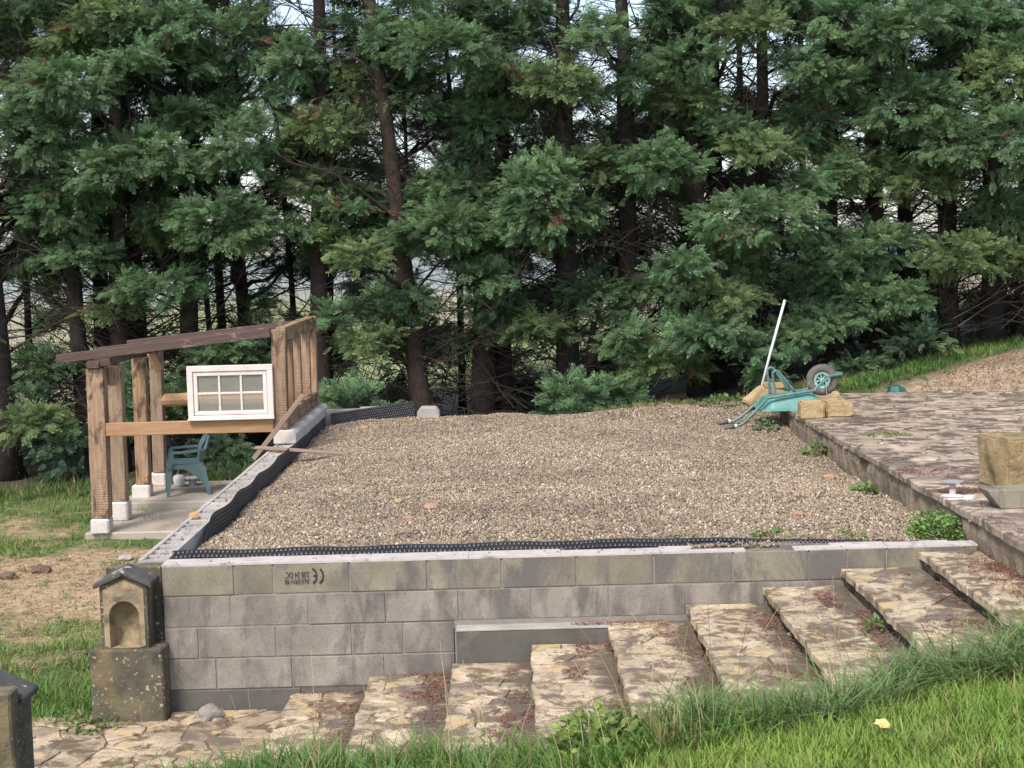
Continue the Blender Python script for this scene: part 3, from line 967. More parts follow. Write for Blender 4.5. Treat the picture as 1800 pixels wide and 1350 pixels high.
o = ce.build('conformity_mark', MT['ink'], wall); fix_normals(o)

# ------------------------------------------------------------------ left block wall: hollow blocks open at the top
lw = empty('block_wall', (-2.43, 14.4, 0), 'long side wall of open hollow concrete blocks running back to the timber shed', 'wall')
LX0, LX1 = -2.532, -2.332


def hollow_block(y0, y1, zt, zb, seed):
    rq = random.Random(seed)
    m_ = MB()
    m_.box(LX0, LX0 + 0.032, y0, y1, zb, zt); m_.box(LX1 - 0.032, LX1, y0, y1, zb, zt)
    nC = max(1, round((y1 - y0) / 0.165)); w = 0.034
    p = (y1 - y0 - w) / nC
    for k in range(nC + 1):
        ya = y0 + k * p
        m_.box(LX0 + 0.0325, LX1 - 0.0325, ya + 0.0005, ya + w - 0.0005, zb + 0.001, zt - rq.uniform(0.001, 0.006))
    for k in range(nC):
        m_.box(LX0 + 0.0325, LX1 - 0.0325, y0 + k * p + w * .5, y0 + (k + 1) * p + w * .5, zb + 0.002, zt - rq.choice((.007, .012, .02, .034, .045)))
    return m_.build('hollow_block', MT['block_pale'], lw)


yy = 10.07; k = 0
fill = MB(); rr = random.Random(12)
while yy < 18.86:
    y1 = min(yy + 0.495, 18.86)
    hollow_block(yy, y1, WT - rr.uniform(0, 0.004), 0.905, k)
    for _ in range(26):
        cx_, cy_ = rr.uniform(LX0 + .02, LX1 - .02), rr.uniform(yy, y1); s = rr.uniform(.006, .015)
        inside = True
        zf = WT - 0.045 if rr.random() < 0.7 else WT - 0.003
        crumb(fill, cx_, cy_, zf + (.014 if zf < WT - .01 else 0), s * (1.5 if zf < WT - .01 else .7), rr)
    yy = y1 + 0.005; k += 1
o = fill.build('mortar_crumbs', MT['mortar'], lw); o['kind'] = 'stuff'
for r_, zt in enumerate((0.895, 0.685, 0.475, 0.265)):
    yy = 10.07 + (0.25 if r_ % 2 == 0 else 0)
    ys_ = [10.07] + list(np.arange(yy if yy > 10.08 else yy + 0.5, 18.7, 0.5)) + [18.86]
    for a, b in zip(ys_[:-1], ys_[1:]):
        MB().box(LX0, LX1, a + .003, b - .003, zt - 0.2, zt).build('concrete_block', MT['block_pale'], lw)
MB().box(LX0 + 0.006, LX1 - 0.006, 10.075, 18.855, 0.02, 0.9).build('joint_mortar', MT['mortar'], lw)
# white coping stones under the shed's posts
syl = [16.1, 16.38, 17.02, 17.91, 19.02]
rr = random.Random(3)
for a, b in zip(syl[:-1], syl[1:]):
    pf = [(LX0 - 0.018, 1.12), (LX1 + 0.02, 1.12), (LX1 + 0.02, 1.222), (LX1 - 0.012, 1.262), (LX0 + 0.0, 1.262), (LX0 - 0.018, 1.246)]
    MB().prism(pf, a + 0.003, b - 0.003).build('coping_stone', MT['white_block'], lw, bevel=0.006)

# back wall behind the membrane
bw = empty('block_wall', (-1.9, 18.8, 0.2), 'short pale block wall at the far edge of the gravel behind the dimpled sheet', 'wall')
xs_ = [-2.32, -1.92, -1.52]
for a, b, dz in ((-2.325, -1.9, 0.0), (-1.895, -1.42, 0.02)):
    MB().box(a, b, 18.72, 18.9, 1.0, 1.195 + dz).build('concrete_block', MT['block_pale'], bw, bevel=0.004)
    MB().box(a, b, 18.72, 18.9, 0.2, 0.995).build('concrete_block', MT['block'], bw)

# ------------------------------------------------------------------ dimpled membranes
def membrane(name, path, zb, zt, label, pitch=0.03, bump_h=0.009, facing=1):
    """sheet along a ground path [(x,y)], from zb(s) to zt(s); truncated pyramids on its exposed side."""
    P = np.array(path, float)
    seg = np.hypot(*(P[1:] - P[:-1]).T); S = np.concatenate([[0], np.cumsum(seg)])
    n = int(S[-1] / pitch)
    s = np.linspace(0, S[-1], n + 1)
    x = np.interp(s, S, P[:, 0]); y = np.interp(s, S, P[:, 1])
    tx, ty = np.gradient(x), np.gradient(y); l = np.hypot(tx, ty); nxn, nyn = ty / l * facing, -tx / l * facing
    m_ = MB(); tips = []
    for i in range(n):
        a, b = i, i + 1
        z0a, z1a, z0b, z1b = zb(s[a]), zt(s[a]), zb(s[b]), zt(s[b])
        k0 = len(m_.v)
        for th_ in (0.0, -0.0015):
            m_.v += [(x[a] + nxn[a] * th_, y[a] + nyn[a] * th_, z0a), (x[b] + nxn[b] * th_, y[b] + nyn[b] * th_, z0b), (x[b] + nxn[b] * th_, y[b] + nyn[b] * th_, z1b), (x[a] + nxn[a] * th_, y[a] + nyn[a] * th_, z1a)]
        m_.f += [(k0, k0 + 1, k0 + 2, k0 + 3), (k0 + 7, k0 + 6, k0 + 5, k0 + 4), (k0 + 3, k0 + 2, k0 + 6, k0 + 7)]
        rows = int((min(z1a, z1b) - max(z0a, z0b)) / pitch)
        xm, ym, nm = (x[a] + x[b]) / 2, (y[a] + y[b]) / 2, (nxn[a], nyn[a])
        tt = ((x[b] - x[a]) / pitch, (y[b] - y[a]) / pitch)
        for r_ in range(rows):
            zc = (z1a + z1b) / 2 - (r_ + 0.5) * pitch
            off = 0.25 * pitch * (1 if r_ % 2 else -1)
            k0 = len(m_.v)
            for w, d in ((0.0115, 0.0004), (0.0052, bump_h)):
                for dx, dz in ((-w, -w), (w, -w), (w, w), (-w, w)):
                    m_.v.append((xm + tt[0] * (dx + off) + nm[0] * d, ym + tt[1] * (dx + off) + nm[1] * d, zc + dz))
            for q in range(4): m_.f.append((k0 + q, k0 + (q + 1) % 4, k0 + 4 + (q + 1) % 4, k0 + 4 + q))
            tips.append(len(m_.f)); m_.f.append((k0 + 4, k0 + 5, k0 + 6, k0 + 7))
    o = m_.build(name, MT['membrane'])
    o.data.materials.append(MT['glint_tip'])
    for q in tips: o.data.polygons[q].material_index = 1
    tag(o, label, 'membrane')
    return o


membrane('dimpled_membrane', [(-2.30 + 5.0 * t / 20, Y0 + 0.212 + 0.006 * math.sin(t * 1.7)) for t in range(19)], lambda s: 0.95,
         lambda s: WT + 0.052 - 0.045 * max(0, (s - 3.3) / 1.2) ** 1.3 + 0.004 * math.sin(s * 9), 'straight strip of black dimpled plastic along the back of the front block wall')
ml = [(-2.275, 10.1)]
for k in range(60):
    t = 10.12 + k * 0.148
    ml.append((-2.318 + 0.016 * abs(math.sin(t * 2.1)) * (1 if t < 15.8 else 0.6) + 0.012 * math.sin(t * 5.3) + (0.07 * math.exp(-((t - 10.5) / 0.35) ** 2)), t))


def zl(s):
    t = 10.1 + s
    return float(np.interp(t, [10.0, 10.3, 10.55, 10.85, 11.2, 11.5, 12.5, 14, 15.5, 16.2, 17.0, 18.5, 19], [1.165, 1.11, 1.02, 1.03, 1.1, 1.15, 1.155, 1.145, 1.15, 1.12, 1.105, 1.11, 1.11])) + 0.010 * math.sin(t * 6.1)


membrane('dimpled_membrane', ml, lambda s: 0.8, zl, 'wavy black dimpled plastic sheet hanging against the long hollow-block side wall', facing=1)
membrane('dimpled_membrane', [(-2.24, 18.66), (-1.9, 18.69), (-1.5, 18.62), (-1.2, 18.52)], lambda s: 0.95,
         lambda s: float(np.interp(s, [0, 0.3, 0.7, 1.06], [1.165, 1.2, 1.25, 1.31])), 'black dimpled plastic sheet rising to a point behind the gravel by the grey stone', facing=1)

# ------------------------------------------------------------------ niche pillars
def niche_pillar(loc, rz, label):
    """local frame: x right, y away, z up; origin at the plinth's front-left-bottom centre."""
    t = empty('niche_pillar', loc, label, 'pillar', 'carved niche pillars at the foot of the stairs')
    M = Matrix.Translation(Vector(loc)) @ Matrix.Rotation(rz, 4, 'Z')

    def put(o):
        o.matrix_parent_inverse = WM[t.name].inverted(); o.matrix_basis = M; WM[o.name] = M

    def local(mb, name, mat, **kw):
        o = mb.build(name, mat, t, (0, 0, 0), **kw); put(o); return o
    local(MB().box(-0.235, 0.24, -0.19, 0.17, -0.15, 0.475), 'plinth', MT['old_stone'], bevel=0.012, cuts=5, rough=0.012, seed=1, rs=5)
    local(MB().box(-0.165, 0.205, 0.04, 0.165, 0.47, 0.972), 'back_slab', MT['old_stone'], bevel=0.01, cuts=5, rough=0.008, seed=2)
    # niche block: front frame with an arched recess
    bx0, bx1, zb, ze, zp, yf, yb = -0.155, 0.15, 0.47, 0.888, 0.955, -0.16, 0.045
    cx_ = -0.0025; rw, z0, zs_ = 0.094, 0.482, 0.692
    nA = 14
    arch = [(cx_ + rw, z0)] + [(cx_ + rw * math.cos(math.pi * k / nA), zs_ + rw * math.sin(math.pi * k / nA)) for k in range(nA + 1)] + [(cx_ - rw, z0)]
    outer = []
    for p in arch:
        if p[1] <= z0 + 1e-6: outer.append((bx1 if p[0] > cx_ else bx0, zb))
        else:
            a = math.atan2(p[1] - zs_, p[0] - cx_) if p[1] > zs_ - 1e-6 else 0
            dx, dz = math.cos(a), math.sin(a)
            ts = []
            if dx > 1e-6: ts.append((bx1 - cx_) / dx)
            if dx < -1e-6: ts.append((bx0 - cx_) / dx)
            if dz > 1e-6:
                for sgn in (1, -1):
                    # gable edge: z = zp - k*|x-cx|
                    kk = (zp - ze) / (bx1 - cx_)
                    den = dz + kk * dx * sgn
                    if den > 1e-6: ts.append((zp - zs_) / den)
            t_ = min(ts); outer.append((cx_ + dx * t_, zs_ + dz * t_))
    n = len(arch)
    m_ = MB()
    fr = [(p[0], yf, p[1]) for p in outer]; ai = [(p[0], yf, p[1]) for p in arch]
    ab = [(p[0] * 0.9 + cx_ * 0.1, yf + 0.10 + (0.03 * math.cos((p[0] - cx_) / rw * 1.4)), p[1] - (0.02 if p[1] > zs_ else 0)) for p in arch]
    ob = [(p[0], yb, p[1]) for p in outer]
    m_.v = fr + ai + ab + ob
    for i in range(n - 1):
        m_.f += [(i, i + 1, n + i + 1, n + i), (3 * n + i, 3 * n + i + 1, i + 1, i)]
    m_.f.append((0, n, 2 * n - 1, n - 1))
    m_.f.append((n - 1, 3 * n + n - 1, 3 * n, 0))
    o = local(m_, 'niche_block', MT['old_stone']); fix_normals(o)
    nm = MB(); nm.v = [(p[0], p[1] - 0.0008, p[2]) for p in ai] + ab + [(cx_, yf + 0.135, 0.6)]
    for i in range(n - 1): nm.f += [(i, i + 1, n + i + 1, n + i), (n + i, n + i + 1, 2 * n)]
    nm.f += [(0, n, 2 * n - 1, n - 1), (n, 2 * n, 2 * n - 1)]
    nb = local(nm, 'niche', MT['niche_stone'])
    # pale dressed front around the arch, standing 3 mm proud
    ff = MB(); ins = [(cx_ + (p[0] - cx_) * 0.86, 0.6 + (p[1] - 0.6) * (0.93 if p[1] > 0.6 else 0.8)) for p in outer]
    arch2 = [(cx_ + (p[0] - cx_) * 1.03, p[1] + (0.003 if p[1] > zs_ else 0)) for p in arch]
    ff.v = [(p[0], yf - 0.004, p[1]) for p in ins] + [(p[0], yf - 0.004, p[1]) for p in arch2] + [(p[0], yf + 0.01, p[1]) for p in ins] + [(p[0], yf + 0.01, p[1]) for p in arch2]
    for i in range(n - 1): ff.f += [(i, i + 1, n + i + 1, n + i), (2 * n + i, 2 * n + i + 1, i + 1, i), (n + i, n + i + 1, 3 * n + i + 1, 3 * n + i)]
    o = local(ff, 'dressed_front', MT['niche_stone']); fix_normals(o)
    for sgn in (-1, 1):
        kk = (zp - ze) / (bx1 - cx_)
        ln = 0.187
        a0 = (cx_ + (0.004 if sgn > 0 else -0.0), zp + 0.006); a1 = (cx_ + sgn * ln, zp + 0.006 - kk * ln)
        th = 0.034
        m_ = MB().prism([(a0[0], a0[1]), (a1[0], a1[1]), (a1[0], a1[1] + th), (a0[0], a0[1] + th + 0.004)], yf - 0.03, 0.038)
        o = local(m_, 'roof_slab', MT['roof_stone'], bevel=0.006, cuts=3, rough=0.006, seed=sgn + 5); fix_normals(o)
    return t


niche_pillar((-2.545, 9.86, 0.13), 0.0, 'dark lichened stone pillar with an arched niche, standing against the block wall corner')
niche_pillar((-2.575, 7.22, 0.12), math.pi, 'dark lichened stone pillar cut off by the frame, seen from its flat back in the near grass')


# ------------------------------------------------------------------ timber shed frame
def beam(name, p0, p1, w, d, mat, parent, up_=(0, 0, 1), bev=0.006, seed=0, rough=0.004):
    """sawn timber from p0 to p1 (axis = object Z), w across, d along 'up_'."""
    p0, p1 = Vector(p0), Vector(p1)
    z = (p1 - p0).normalized()
    u = Vector(up_); u = (u - z * u.dot(z)).normalized()
    x = u.cross(z)
    L_ = (p1 - p0).length
    M = Matrix((x, u, z)).transposed().to_4x4(); M.translation = p0
    m_ = MB().box(-w / 2, w / 2, -d / 2, d / 2, 0, L_)
    me = bpy.data.meshes.new(name); me.from_pydata(m_.v, [], m_.f)
    bm = bmesh.new(); bm.from_mesh(me)
    bmesh.ops.bevel(bm, geom=bm.edges[:], offset=bev, segments=1, affect='EDGES')
    le = [e for e in bm.edges if abs((e.verts[0].co - e.verts[1].co).normalized().z) > 0.99 and e.calc_length() > L_ * 0.7]
    bmesh.ops.subdivide_edges(bm, edges=le, cuts=max(2, int(L_ / 0.22)), use_grid_fill=False)
    for v in bm.verts:
        q = Vector((v.co.x * 6 + seed * 5.3, v.co.y * 6, v.co.z * 2.2 + seed))
        nv = mnoise.noise_vector(q); v.co += Vector((nv.x, nv.y, 0)) * rough
    bmesh.ops.recalc_face_normals(bm, faces=bm.faces[:])
    bm.to_mesh(me); bm.free(); me.materials.append(mat)
    o = bpy.data.objects.new(name, me)
    return link(o, parent, M)


pf_ = MB().box(-4.62, -2.54, 16.15, 17.55, 0.0, 0.205).build('platform', MT['platform'], None, (-3.6, 17, 0), bevel=0.012)
tag(pf_, 'low wet concrete platform in front of the shed step', kind='structure')
pf2 = MB().box(-4.62, -2.54, 17.56, 19.15, 0.0, 0.295).build('platform', MT['platform'], None, (-3.6, 18.3, 0), bevel=0.012)
tag(pf2, 'raised rear concrete platform under the shed where the chair stands', kind='structure')

hut = empty('timber_shed', (-3.5, 17.5, 0.2), 'open timber shed frame of rough brown posts and rafters without walls', 'shed')
posts = [(16.2, 0.365, 1.975, 'wood_saw', 0.17), (16.95, 0.42, 1.955, 'wood_grey', 0.15), (18.05, 0.44, 1.965, 'wood', 0.155), (18.9, 0.46, 1.975, 'wood_grey', 0.15)]
for k, (y, z0, z1, mt, w) in enumerate(posts):
    beam('post', (-4.435 + (0.01 if k else 0), y, z0), (-4.41 - 0.0 * k - (0.012 if k == 0 else 0.0), y + 0.0, z1), w + 0.012 * (k == 0), w, MT[mt], hut, (0, 1, 0), seed=k, rough=0.008)
for k, (y, zb, zt, w, hx) in enumerate([(16.2, 0.19, 0.362, 0.2, 0.0), (16.95, 0.2, 0.417, 0.19, 0.02), (18.05, 0.22, 0.437, 0.21, 0.0), (18.9, 0.29, 0.457, 0.21, 0.0)]):
    MB().box(-4.445 + hx - w / 2, -4.445 + hx + w / 2, y - w / 2, y + w / 2, zb, zt).build('base_block', MT['white_block'], hut, bevel=0.018, cuts=2, rough=0.006, seed=k)
# eaves plate over the low posts and its bracket
beam('eaves_plate', (-4.415, 16.06, 2.02), (-4.415, 19.1, 2.02), 0.12, 0.085, MT['wood_dark'], hut, seed=5)
beam('plate_end', (-4.50, 16.12, 2.005), (-4.24, 16.12, 2.045), 0.07, 0.07, MT['wood_dark'], hut, (0, 0, 1), seed=6)
beam('bracket', (-4.30, 16.3, 1.78), (-4.27, 16.3, 1.98), 0.12, 0.06, MT['wood'], hut, (0, 1, 0), seed=7)
beam('bracket', (-4.36, 18.85, 1.74), (-4.45, 18.78, 1.96), 0.10, 0.06, MT['wood_fresh'], hut, (0, 1, 0), seed=8)
# high posts on the coping
for k, (y, z1, mt, w) in enumerate([(16.22, 2.335, 'wood_saw', 0.14), (16.85, 2.25, 'wood', 0.10), (17.5, 2.25, 'wood_saw', 0.10), (18.25, 2.25, 'wood_saw', 0.11), (18.82, 2.36, 'wood', 0.13)]):
    beam('post', (-2.475 + (0.005 if k else -0.005), y, 1.262 if k in (0, 4) else 1.432), (-2.465, y, z1), w if k else 0.15, w, MT[mt], hut, (0, 1, 0), seed=20 + k, rough=0.006)
beam('sill_beam', (-2.462, 16.30, 1.347), (-2.462, 18.75, 1.347), 0.11, 0.165, MT['wood'], hut, seed=30)
beam('top_plate', (-2.462, 16.30, 2.275), (-2.462, 18.75, 2.285), 0.10, 0.15, MT['wood'], hut, seed=31)
# rafters
for k, y in enumerate([16.12, 17.4, 18.75]):
    x0 = -4.81 if k == 0 else -4.72
    zb = 2.115 if k == 0 else 2.118
    beam('rafter', (x0, y, zb - 0.03), (-2.52 if k else -2.545, y, 2.29 if k else 2.305), 0.07, 0.095 if k == 0 else 0.075, MT['wood_dark' if k else 'wood_dark'], hut, seed=40 + k)
# rails
beam('front_rail', (-4.345, 16.17, 1.315), (-2.55, 16.17, 1.318), 0.075, 0.14, MT['wood_fresh'], hut, seed=50)
bl = MB().tube([(-4.36, 18.9, 1.36), (-3.8, 18.91, 1.365), (-3.1, 18.9, 1.355), (-2.53, 18.9, 1.36)], [0.083, 0.085, 0.084, 0.082], 10).build('back_rail', MT['wood_fresh'], hut, smooth=False)
# window
WX0, WX1, WZ0, WZ1, WY = -3.445, -2.535, 1.392, 1.972, 16.10
win = MB()
fwid = 0.062
win.box(WX0, WX1, WY, WY + 0.07, WZ1 - fwid, WZ1); win.box(WX0, WX0 + fwid, WY + .0005, WY + 0.07, WZ0 + .05, WZ1 - fwid); win.box(WX1 - fwid, WX1, WY + .0005, WY + 0.07, WZ0 + .05, WZ1 - fwid)
win.box(WX0 + .0, WX1 - .0, WY + .001, WY + 0.07, WZ0 + 0.022, WZ0 + .05)
wn_ = win.build('window', MT['paint'], hut, bevel=0.004)
MB().box(WX0 - 0.005, WX1 + 0.005, WY - 0.03, WY + 0.069, WZ0, WZ0 + 0.0215).build('sill', MT['paint'], wn_, bevel=0.005)
sx0, sx1, sz0, sz1 = WX0 + fwid + .004, WX1 - fwid - .004, WZ0 + .054, WZ1 - fwid - .004
sw = 0.042
sh = MB()
sh.box(sx0, sx1, WY + .012, WY + .055, sz1 - sw, sz1); sh.box(sx0, sx1, WY + .012, WY + .055, sz0, sz0 + sw)
sh.box(sx0, sx0 + sw, WY + .0125, WY + .055, sz0 + sw, sz1 - sw); sh.box(sx1 - sw, sx1, WY + .0125, WY + .055, sz0 + sw, sz1 - sw)
sh.build('sash', MT['paint'], wn_, bevel=0.004)
ix0, ix1, iz0, iz1 = sx0 + sw, sx1 - sw, sz0 + sw, sz1 - sw
for k in (1, 2):
    xm = ix0 + (ix1 - ix0) * k / 3
    MB().box(xm - .011, xm + .011, WY + .016, WY + .05, iz0, iz1).build('glazing_bar', MT['paint'], wn_, bevel=0.003)
zm = (iz0 + iz1) / 2
MB().box(ix0, ix1, WY + .0175, WY + .0495, zm - .010, zm + .010).build('glazing_bar', MT['paint'], wn_, bevel=0.003)
for a in range(3):
    for b in range(2):
        xa, xb = ix0 + (ix1 - ix0) * a / 3 + .008, ix0 + (ix1 - ix0) * (a + 1) / 3 - .008
        za, zb = (iz0, zm - .006) if b == 0 else (zm + .006, iz1)
        MB().box(xa, xb, WY + .032, WY + .035, za, zb).build('pane', MT['glass'], wn_)

# two loose planks
o = beam('plank', (-2.75, 15.98, 0.98), (-2.19, 15.93, 1.655), 0.05, 0.03, MT['wood_plank'], None, (0, 1, 0), seed=60)
tag(o, 'thin grey plank leaning up against the corner post of the shed', 'plank')
o = beam('plank', (-2.66, 15.62, 1.15), (-1.66, 15.3, 1.10), 0.075, 0.03, MT['wood_plank'], None, (0, 0, 1), seed=61)
tag(o, 'brown plank lying from the side wall down onto the gravel', 'plank')

# ------------------------------------------------------------------ plastic armchair
ch = empty('garden_chair', (-3.93, 18.2, 0.297), 'dark teal plastic garden armchair standing on the platform inside the shed', 'chair')
CA = rad(14)  # faces -x, turned a little towards the viewer


def cpt(f, l, z):   # f: forward (towards -x), l: left side of sitter = towards viewer (-y)
    fx, fy = -math.cos(CA), -math.sin(CA)
    lx, ly = math.sin(CA), -math.cos(CA)
    return (-3.93 + fx * f + lx * l, 18.2 + fy * f + ly * l, 0.297 + z)


def cpart(name, fn):
    m_ = MB(); fn(m_); m_.v = [cpt(*v) for v in m_.v]
    o = m_.build(name, MT['chair'], ch); fix_normals(o); return o


def slab_grid(m_, surf, nu, nv, th):
    """thick sheet from surf(u,v)->(f,l,z), thickness along -z/-f mix given by th vector."""
    b = len(m_.v)
    for sgn in (0, 1):
        for i in range(nu + 1):
            for j in range(nv + 1):
                p = surf(i / nu, j / nv); m_.v.append((p[0] - th[0] * sgn, p[1], p[2] - th[2] * sgn))
    n1 = (nu + 1) * (nv + 1); I = lambda s_, i, j: b + s_ * n1 + i * (nv + 1) + j
    for i in range(nu):
        for j in range(nv):
            m_.f += [(I(0, i, j), I(0, i + 1, j), I(0, i + 1, j + 1), I(0, i, j + 1)), (I(1, i, j + 1), I(1, i + 1, j + 1), I(1, i + 1, j), I(1, i, j))]
    for i in range(nu): m_.f += [(I(0, i, 0), I(1, i, 0), I(1, i + 1, 0), I(0, i + 1, 0)), (I(0, i, nv), I(0, i + 1, nv), I(1, i + 1, nv), I(1, i, nv))]
    for j in range(nv): m_.f += [(I(0, 0, j), I(0, 0, j + 1), I(1, 0, j + 1), I(1, 0, j)), (I(0, nu, j), I(1, nu, j), I(1, nu, j + 1), I(0, nu, j + 1))]


def seat_s(u, v):
    f = -0.18 + 0.42 * u; l = (v - .5) * (0.40 + 0.06 * u)
    z = 0.37 + 0.02 * (2 * (v - .5)) ** 2 - 0.03 * max(0, u - .8) * 5 * max(0, u - .8) * 5 + 0.01 * u
    return (f, l, z)
cpart('seat', lambda m_: (slab_grid(m_, seat_s, 10, 8, (0, 0, 0.018)),
                          m_.box(0.225, 0.243, -0.215, 0.215, 0.305, 0.348), m_.box(-0.18, 0.235, 0.2, 0.215, 0.318, 0.372), m_.box(-0.18, 0.235, -0.215, -0.2, 0.318, 0.372)))


def back_s(u, v):
    w = 0.36 + 0.06 * math.sin(u * 2.2) - 0.26 * max(0, u - .68) ** 1.5 / .32 ** 1.5 * 0.9
    l = (v - .5) * w
    f = -0.17 - 0.10 * u - 0.035 * u * u + 0.10 * (2 * (v - .5)) ** 2 * (0.4 + .6 * min(u * 2, 1)) * (1 - 0.4 * u)
    return (f, l, 0.37 + 0.375 * u)
cpart('backrest', lambda m_: slab_grid(m_, back_s, 12, 10, (0.014, 0, 0)))
for s in (1, -1):
    def arm(m_, s=s):
        top = [(-0.20, 0.20 * s, 0.545), (-0.10, 0.245 * s, 0.535), (0.08, 0.26 * s, 0.525), (0.19, 0.25 * s, 0.525)]
        for a, b in zip(top[:-1], top[1:]):
            m_.add([(a[0], a[1] - .024, a[2] - .014), (a[0], a[1] + .024, a[2] - .014), (a[0], a[1] + .024, a[2] + .012), (a[0], a[1] - .024, a[2] + .012),
                    (b[0], b[1] - .024, b[2] - .014), (b[0], b[1] + .024, b[2] - .014), (b[0], b[1] + .024, b[2] + .012), (b[0], b[1] - .024, b[2] + .012)],
                   [(0, 1, 5, 4), (1, 2, 6, 5), (2, 3, 7, 6), (3, 0, 4, 7), (0, 3, 2, 1), (4, 5, 6, 7)])
        a, b = (0.175, 0.25 * s, 0.52), (0.225, 0.225 * s, 0.33)
        m_.add([(a[0] - .024, a[1] - .02, a[2]), (a[0] + .024, a[1] - .02, a[2]), (a[0] + .024, a[1] + .02, a[2]), (a[0] - .024, a[1] + .02, a[2]),
                (b[0] - .03, b[1] - .014, b[2]), (b[0] + .022, b[1] - .014, b[2]), (b[0] + .022, b[1] + .014, b[2]), (b[0] - .03, b[1] + .014, b[2])],
               [(0, 1, 5, 4), (1, 2, 6, 5), (2, 3, 7, 6), (3, 0, 4, 7), (0, 3, 2, 1), (4, 5, 6, 7)])
        a, b = (-0.20, 0.20 * s, 0.54), (-0.255, 0.15 * s, 0.70)
        m_.add([(a[0] - .016, a[1] - .02, a[2]), (a[0] + .016, a[1] - .02, a[2]), (a[0] + .016, a[1] + .02, a[2]), (a[0] - .016, a[1] + .02, a[2]),
                (b[0] - .012, b[1] - .015, b[2]), (b[0] + .012, b[1] - .015, b[2]), (b[0] + .012, b[1] + .015, b[2]), (b[0] - .012, b[1] + .015, b[2])],
               [(0, 1, 5, 4), (1, 2, 6, 5), (2, 3, 7, 6), (3, 0, 4, 7), (0, 3, 2, 1), (4, 5, 6, 7)])
    cpart('armrest', arm)
    for fr in (1, -1):
        def leg(m_, s=s, fr=fr):
            tf, bf = (0.215, 0.245) if fr > 0 else (-0.165, -0.235)
            tl, bl_ = 0.20 * s, 0.235 * s
            for a, b, w0, w1 in (((tf, tl, 0.345), (bf, bl_, 0.0), 0.036, 0.02),):
                m_.add([(a[0] - w0, a[1] - .016, a[2]), (a[0] + w0, a[1] - .016, a[2]), (a[0] + w0, a[1] + .016, a[2]), (a[0] - w0, a[1] + .016, a[2]),
                        (b[0] - w1, b[1] - .014, b[2]), (b[0] + w1, b[1] - .014, b[2]), (b[0] + w1, b[1] + .014, b[2]), (b[0] - w1, b[1] + .014, b[2])],
                       [(0, 1, 5, 4), (1, 2, 6, 5), (2, 3, 7, 6), (3, 0, 4, 7), (0, 3, 2, 1), (4, 5, 6, 7)])
            if fr < 0:  # curved side web from the rear leg to the seat rim
                n = 8
                for q in range(n):
                    t0, t1 = q / n, (q + 1) / n
                    def web(t): # lower edge of the arch
                        return (-0.20 + 0.30 * t, 0.10 + 0.22 * math.sin(t * math.pi / 2))
                    (f0, z0), (f1, z1) = web(t0), web(t1)
                    tp0, tp1 = max(z0, 0.33), max(z1, 0.33)
                    la = 0.207 * s
                    m_.add([(f0, la - .006, z0), (f1, la - .006, z1), (f1, la - .006, tp1 + .01), (f0, la - .006, tp0 + .01), (f0, la + .006, z0), (f1, la + .006, z1), (f1, la + .006, tp1 + .01), (f0, la + .006, tp0 + .01)],
                           [(0, 1, 2, 3), (7, 6, 5, 4), (0, 4, 5, 1), (3, 2, 6, 7)])
        cpart('leg', leg)

# white stool-like plastic pieces beside the chair
o = MB().lathe([(0.05, 0), (0.065, 0.02), (0.075, 0.10), (0.06, 0.135), (0.03, 0.145)], 16, (-4.16, 18.75, 0.296)).build('plastic_container', MT['white'], smooth=True)
tag(o, 'small rounded white plastic container on the platform behind the chair legs', 'container')
ped = empty('plastic_pedestal', (-4.0, 18.8, 0.296), 'white plastic pedestal with a flat round top behind the teal chair', 'pedestal')
MB().lathe([(0.05, 0.0), (0.045, 0.085)], 16, (-4.0, 18.8, 0.296)).build('column', MT['greyp'], ped)
MB().lathe([(0.03, 0.085), (0.115, 0.094), (0.115, 0.102), (0.02, 0.106)], 20, (-4.0, 18.8, 0.296)).build('top_disc', MT['white'], ped)

# ------------------------------------------------------------------ upturned wheelbarrow
wb = empty('wheelbarrow', (3.0, 16.8, 1.28), 'turquoise wheelbarrow turned upside down with its wheel in the air', 'wheelbarrow')


def smooth_path(pts, k=4):
    out = []
    P = [Vector(p) for p in pts]
    P = [P[0]] + P + [P[-1]]
    for i in range(1, len(P) - 2):
        for j in range(k):
            t = j / k
            a, b, c, d = P[i - 1:i + 3]
            out.append(0.5 * ((2 * b) + (c - a) * t + (2 * a - 5 * b + 4 * c - d) * t * t + (3 * b - a - 3 * c + d) * t ** 3))
    out.append(P[-2])
    return out


